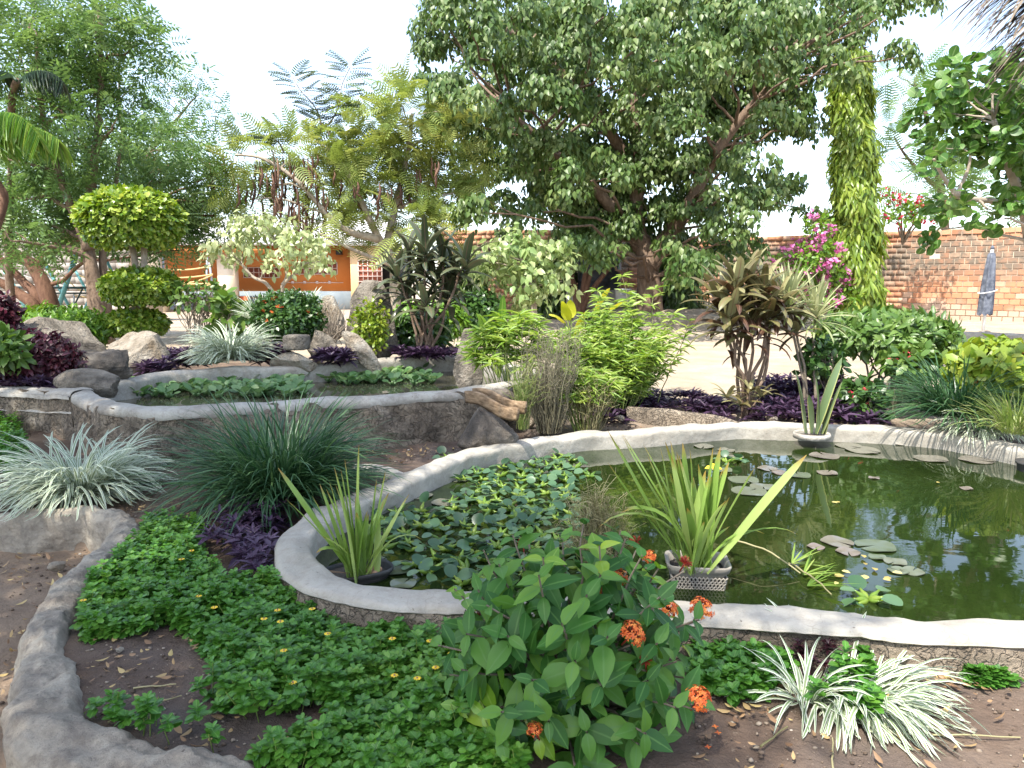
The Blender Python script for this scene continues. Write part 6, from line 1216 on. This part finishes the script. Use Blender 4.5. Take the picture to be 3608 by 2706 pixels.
def basin():
    q = P(1262, 2030, WZ); t = thing('basin', 'black rubber basin sunk in the pond holding the smaller iris', 'basin', q); r = .15
    V, F = lathe([(r*.7, -.08), (r*.97, .03), (r, .045), (r*1.04, .04), (r*1.03, .025), (r*1.0, .02)], 26, q); V[:, :2] = (V[:, :2]-q[:2])*np.array([1.15, .8])+q[:2]; V[:, 2] += .012*np.sin((V[:, 0]-q[0])*14); part('body', V, F, M['basin'], t, smooth=True)
    V, F = lathe([(r*.93, .012), (0, .02)], 26, q); V[:, :2] = (V[:, :2]-q[:2])*np.array([1.15, .8])+q[:2]; part('soil', V, F, M['rock_dark'], t)
    for k, (x, y, lb) in enumerate(((1303, 2008, 'back left orange stone in the black basin'), (1318, 2022, 'front orange brown stone in the black basin'), (1333, 2006, 'back right pale orange stone in the black basin'), (1316, 2002, 'rear small orange stone between the others in the black basin'))):
        p = P(x, y, WZ+.04); Vs, Fs = ICO2; Vs = Vs*np.array([.021, .018, .016])*(1+.3*fbm(Vs*1.5, k, 2))[:, None]+p; single('stone', Vs, Fs, M['stone_orange'], lb, 'stone')
M['stone_orange'] = worn('orange_stone', (.38, .2, .11), (.5, .33, .22), .8, 30.)
basin()
# dry sedge pot in the middle of the pond
b = P(2105, 2030, .06); t = thing('dry_sedge', 'tangled half dry sedge in a sunken pot between the two irises', 'plant', b); mb = MB(); mg = MB()
for k in range(120):
    a = random.uniform(0, 2*pi); rr = random.uniform(0, .16); e = b+np.array([rr*cos(a)*1.1-.02, rr*sin(a)*.6, random.uniform(.16, .46)*(1-rr*1.2)]); p, g = limb(b+rng.normal(0, .03, 3)*np.array([1, 1, 0]), e, .0028, .0016, 7, 0, .12, 3, k); (mb if k % 2 else mg).add(*g, tint=random.random(), u=0)
    for j in range(7): q = p[-1]+np.array([random.gauss(0, .05), random.gauss(0, .035), random.gauss(-.005, .035)]); mb.add(*limb(p[-1] if j % 2 else p[4], q, .0016, .0012, 4, .2, .3, 3, k+j)[1], tint=random.random(), u=0)
mb.part('dry_stems', M['straw'], t, stuff=True); mg.part('green_stems', M['sedge'], t, stuff=True)
q = P(2080, 2055, WZ); pt = thing('plant_pot', 'dark pot rim just above the water under the tangled dry sedge', 'pot', q); part('rim', *lathe([(.085, -.03), (.09, .015), (.097, .012), (.095, -.03)], 22, q), M['basin'], pt, smooth=True); part('soil', *lathe([(.088, .004), (0, .01)], 22, q), M['rock_dark'], pt)
# floating broken umbrella sedge
a, c = P(2690, 1930, WZ+.03), P(2930, 2095, WZ+.02); t = thing('fallen_sedge', 'broken green umbrella sedge stems floating on the open water', 'floating plant', a)
part('stem', *limb(P(2560, 1900, WZ+.1), P(2820, 2020, WZ+.02), .006, .004, 9, .1, .05, 5, 3)[1], M['straw'], t, dict(tint=np.full(45, .7), u=np.zeros(45))); part('stem', *limb(P(2780, 1985, WZ+.02), c, .005, .003, 9, .05, .05, 5, 9)[1], M['straw'], t, dict(tint=np.full(45, .6), u=np.zeros(45)))
for x, y, n in ((2790, 1985, 10), (2830, 2025, 14), (2845, 2065, 10)):
    for j in range(n): r = P(x, y, WZ+.015); V, F, A = blades([r], random.uniform(-.5, 1.2), random.uniform(1.25, 1.5), random.uniform(.12, .24), .12, .011, 6, .3, WZ+.003, tint=[random.random()]); part('leaf', V, F, M['bamboo'], t, A, True)
# ---------------------------------------------------------------- the foreground ixora: every large leaf its own
c = np.array([.20, 2.38, .25]); R = np.array([.44, .42, .42]); base = np.array([.2, 2.5, 0.]); ix = thing('ixora_bush', 'glossy ixora bush with orange flower heads in the centre foreground', 'shrub', base)
IXL = leaf_t(((0, .03), (.05, .1), (.2, .33), (.42, .43), (.65, .34), (.85, .15), (1, .0)), .22, .18)
ims = {}
for mt in ('ixora', 'ixora_new'):
    ims[mt] = []
    for k in range(5):
        T = leaf_t(tuple((y, w*(.72+.05*k)) for y, w in ((0, .03), (.05, .1), (.2, .42), (.42, .56), (.65, .46), (.85, .22), (1, .0))), .1+.06*k, .05+.09*k); V, F, A = scatter(T, [[0, 0, 0]], [[0, 1, 0]], [[0, 0, 1]], [1.], 1., [.1+.2*k]); ims[mt].append(new_mesh('leaf', V, F, A, True, [M[mt]]))
def mat_from(pos, ax, nr, s):
    a = Vector(ax).normalized(); n = Vector(nr); n = (n-a*n.dot(a)).normalized(); x = a.cross(n); m = Matrix((x, a, n)).transposed().to_4x4()*1; m = Matrix.Translation(Vector(pos)) @ m @ Matrix.Scale(s, 4); return m
mb = MB(); inner = []; placed = 0; tips = []
dirs = sphere_dirs(420, -.75, 1); dirs = dirs[dirs[:, 1] < .6]; sel = [dirs[0]]
for dd in dirs[1:]:
    if all(np.linalg.norm(dd-q) > .245 for q in sel): sel.append(dd)
for k, dd in enumerate(sel):
    tip = c+dd*R*random.uniform(.86, 1.08); tips.append(tip); p, g = limb(base+rng.normal(0, .05, 3)*np.array([1, 1, 0]), tip, .008, .003, 8, .02, .08, 5, k); mb.add(*g); td = unit(tip-p[-3]); new = random.random() < .24
    for lev in range(4):
        bp = tip-td*(.012+.045*lev); a0 = random.uniform(0, pi)+lev*pi/2; u = unit(np.cross(td, [.3, .1, 1.])); v = np.cross(td, u)
        for s in (0, 1):
            w = u*cos(a0+s*pi)+v*sin(a0+s*pi); ax = w*1.+td*(.55-.18*lev)+np.array([0, 0, -.12-.12*lev])+rng.normal(0, .18, 3); nr = td*.9-w*.25+np.array([0, -.25, .75])+rng.normal(0, .2, 3); L = random.uniform(.075, .118)*(.8 if lev == 0 else 1.1)
            if lev == 0 and new: L *= .85
            mt = 'ixora_new' if (new and lev < 2) else 'ixora'
            if placed < 292 and (lev < 3): o = link('leaf', random.choice(ims[mt]), ix); o.matrix_basis = Matrix.Translation(-Vector(base)) @ mat_from(bp, ax, nr, L); placed += 1
            else: inner.append((bp, ax, nr, L))
for k in range(320):
    p = c+sphere_dirs(1, -.7, .8)[0]*R*random.uniform(.35, .8); inner.append((p, rng.normal(0, 1, 3), np.array([0, -.3, 1])+rng.normal(0, .4, 3), random.uniform(.08, .12)))
V, F, A = scatter(IXL, [i[0] for i in inner], [i[1] for i in inner], [i[2] for i in inner], [i[3] for i in inner]); part('inner_leaves', V, F, M['ixora'], ix, A, True, stuff=True)
mb.part('stem', M['twig'], ix, True)
def ixflower(p, s, up=(0, -.3, 1.), bud=False, n=64):
    up = unit(np.array(up)); q = sphere_dirs(n*3, -1, 1); q = q[(q@up) > .25][:n]; m = len(q); mb = MB()
    for d_ in q: mb.add(*tube([p, p+d_*s], [.0012, .001], 3, False), tint=random.random(), u=0)
    mb.add(*tube([p-up*.05, p], .003, 5), tint=.5, u=0); V, F, A = mb.get(); fh = part('flower_head', V, F, M['bud'], ix, A)
    if bud: V, F, A = scatter(KITE, p+q*s*.8, q, rng.normal(0, 1, (m, 3)), s*.4, .5); part('buds', V, F, M['bud'], fh, A)
    else:
        t = p+q*s*rng.uniform(.72, 1.08, (m, 1)); a = np.tile(np.arange(4)*pi/2, m)+np.repeat(rng.uniform(0, 2, m), 4); q4 = np.repeat(q, 4, 0); u1 = unit(np.cross(q4, [.2, .3, 1])); v1 = np.cross(q4, u1); V, F, A = scatter(OVAL, np.repeat(t, 4, 0), u1*np.cos(a)[:, None]+v1*np.sin(a)[:, None]+q4*.15, q4+rng.normal(0, .3, q4.shape), s*.24, .8, np.repeat(rng.random(m), 4)); part('petals', V, F, M['orange_petal'], fh, A)
for x, y, d_, s, bud in ((2115, 2025, 2.62, .045, 0), (2180, 2045, 2.55, .04, 0), (1850, 2225, 2.25, .034, 0), (2222, 2240, 2.12, .045, 0), (2350, 2150, 2.35, .036, 0), (2465, 2155, 2.45, .048, 0), (2455, 2470, 2.1, .045, 0), (1885, 2575, 2.02, .026, 0), (2100, 2080, 2.4, .03, 0), (1845, 1920, 2.75, .026, 1), (2242, 1912, 2.72, .026, 1), (2412, 1985, 2.65, .026, 1), (1685, 2170, 2.45, .026, 1), (2275, 2330, 2.1, .02, 1), (2290, 1965, 2.8, .03, 0)):
    p = D(x, y, d_); ixflower(p, s, (random.gauss(0, .25), -.45, .9), bool(bud)); j = base+np.array([random.gauss(0, .03), 0, .05]); part('flower_stalk', *limb(j, p-np.array([0, 0, .03]), .006, .003, 8, .03, .06, 5, x)[1], M['twig'], ix)
print('TRIS', sum(sum(len(p.vertices)-2 for p in m.polygons)*1 for m in bpy.data.meshes)) if False else None
# ---------------------------------------------------------------- litter, sticks
LIT = leaf_t(((0, .02), (.2, .24), (.5, .32), (.8, .18), (1, 0)), -.35, -.25); n = 760; P_ = []
def area_(poly, n, z=None): q = fill(poly, n); return q
zones = ((pp([(-200, 1830), (420, 1900), (150, 2180), (110, 2500), (-300, 2600)], -.16), 230, 1), (pp([(2450, 2450), (3700, 2350), (3800, 2900), (2400, 2900)]), 80, 0), (pp([(3060, 2350), (3500, 2340), (3480, 2440), (3080, 2440)]), 60, 0), (pp([(280, 2250), (700, 2250), (900, 2600), (1400, 2720), (500, 2640), (260, 2480)]), 90, 0), (pp([(400, 1700), (720, 1760), (640, 1850), (470, 1830)], .05), 30, 0), (pp([(1290, 1600), (1680, 1560), (1640, 1590), (1400, 1640)], .05), 50, 0), (pp([(1850, 1490), (2600, 1470), (2400, 1500), (1900, 1530)], .1), 50, 0), (pp([(2450, 2400), (2760, 2420), (2700, 2560), (2500, 2560)]), 40, 0))
for poly, n, ex in zones:
    lo, hi = np.array(poly).min(0), np.array(poly).max(0); q = rng.uniform(lo, hi, (n*4, 2)); q = q[inpoly(q[:, 0], q[:, 1], np.array(poly)) & ~inpoly(q[:, 0], q[:, 1], LP) & (dist_poly(q[:, 0], q[:, 1], LP) > .1) & (dist_poly(q[:, 0], q[:, 1], BED, False) > .14)][:n]; P_.append(np.column_stack([q, gz(q[:, 0], q[:, 1])+.022]))
cr = MB(); v0, f0 = ico(1)
for poly, n, mnx in ((pp([(2450, 2420), (3700, 2350), (3800, 2900), (2400, 2900)]), 520, .012), (pp([(280, 2250), (700, 2230), (900, 2600), (1400, 2720), (500, 2640), (260, 2480)]), 420, .010), (pp([(-200, 1830), (420, 1900), (150, 2180), (110, 2500), (-300, 2600)], -.16), 420, .014), (pp([(400, 1700), (720, 1760), (640, 1850), (470, 1830)], .05), 120, .012), (pp([(1290, 1600), (1680, 1560), (1640, 1590), (1400, 1640)], .05), 120, .014), (pp([(1850, 1490), (2600, 1470), (2400, 1500), (1900, 1530)], .1), 200, .016)):
    poly = np.array(poly); q = rng.uniform(poly.min(0), poly.max(0), (n*3, 2)); q = q[inpoly(q[:, 0], q[:, 1], poly) & ~inpoly(q[:, 0], q[:, 1], LP)][:n]; z = gz(q[:, 0], q[:, 1])
    for (x, y), zz in zip(q, z):
        s = mnx*(.2+.8*random.random()**3); cr.add(v0*np.array([s, s*random.uniform(.6, 1), s*.6])*(1+.35*rng.normal(size=(len(v0), 1))*.5)+np.array([x, y, zz+.006]), f0, tint=random.random())
V, F, A = cr.get(); M['crumb'] = tint_mat('soil_crumb', [(0, (.06, .042, .03)), (.7, (.15, .11, .08)), (.95, (.3, .25, .19)), (1, (.42, .38, .32))], .95)
setting('soil_crumbs', V, F, M['crumb'], 'stuff', A)
P_ = np.concatenate(P_); N = len(P_); a = rng.uniform(0, 2*pi, N); V, F, A = scatter(LIT, P_, np.stack([np.cos(a), np.sin(a), rng.normal(0, .25, N)], 1), np.stack([rng.normal(0, .35, N), rng.normal(0, .35, N), np.ones(N)], 1), .018+.038*rng.random(N)**1.5, 1.1)
setting('fallen_leaves', V, F, M['litter'], 'stuff', A)['label'] = 'dry fallen leaves scattered on path and soil'
for lb, a, b_ in (('straight pale straw lying on the soil at lower right', (3130, 2585), (3595, 2598)), ('short pale stalk pointing down left of the white grass', (2680, 2630), (2775, 2560)), ('thin upright broken straw stuck in soil at the bottom edge', (2937, 2740), (2933, 2600)), ('bent dry stem across the bare soil of the left bed', (380, 2545), (640, 2450)), ('long thin dry stem in the left bed near the bare soil', (470, 2425), (620, 2410)), ('dark thin root on the soil in front of the dark grass', (500, 1800), (610, 1770))):
    p0, p1 = P(*a, .018), P(*b_, .022); V, F = limb(p0, p1, .004, .0025, 8, .01, .05, 5, a[0])[1]; single('twig', V, F, M['straw'], lb, 'twig', None, dict(tint=np.full(len(V), random.random()), u=np.zeros(len(V))))
for x, y in ((2530, 2582), (2495, 2632), (2520, 2560)): q = P(x, y, .015); V, F, A = scatter(OVAL, np.repeat([q], 4, 0), [[1, 0, .2], [0, 1, .2], [-1, 0, .2], [0, -1, .2]], np.tile([0, 0, 1.], (4, 1)), .012, .9); single('fallen_petal', V, F, M['orange_petal'], 'tiny fallen orange blossom on the soil right of the bush', 'petal', 'fallen orange blossoms', A, loc=q)

q = P(3640, 1660, WZ); t = thing('plant_pot', 'dark pot rim at the far right edge of the water', 'pot', q); part('body', *lathe([(.1, -.05), (.115, .07), (.125, .075), (.12, .055), (.105, .05), (0, .045)], 22, q), M['basin'], t, smooth=True)
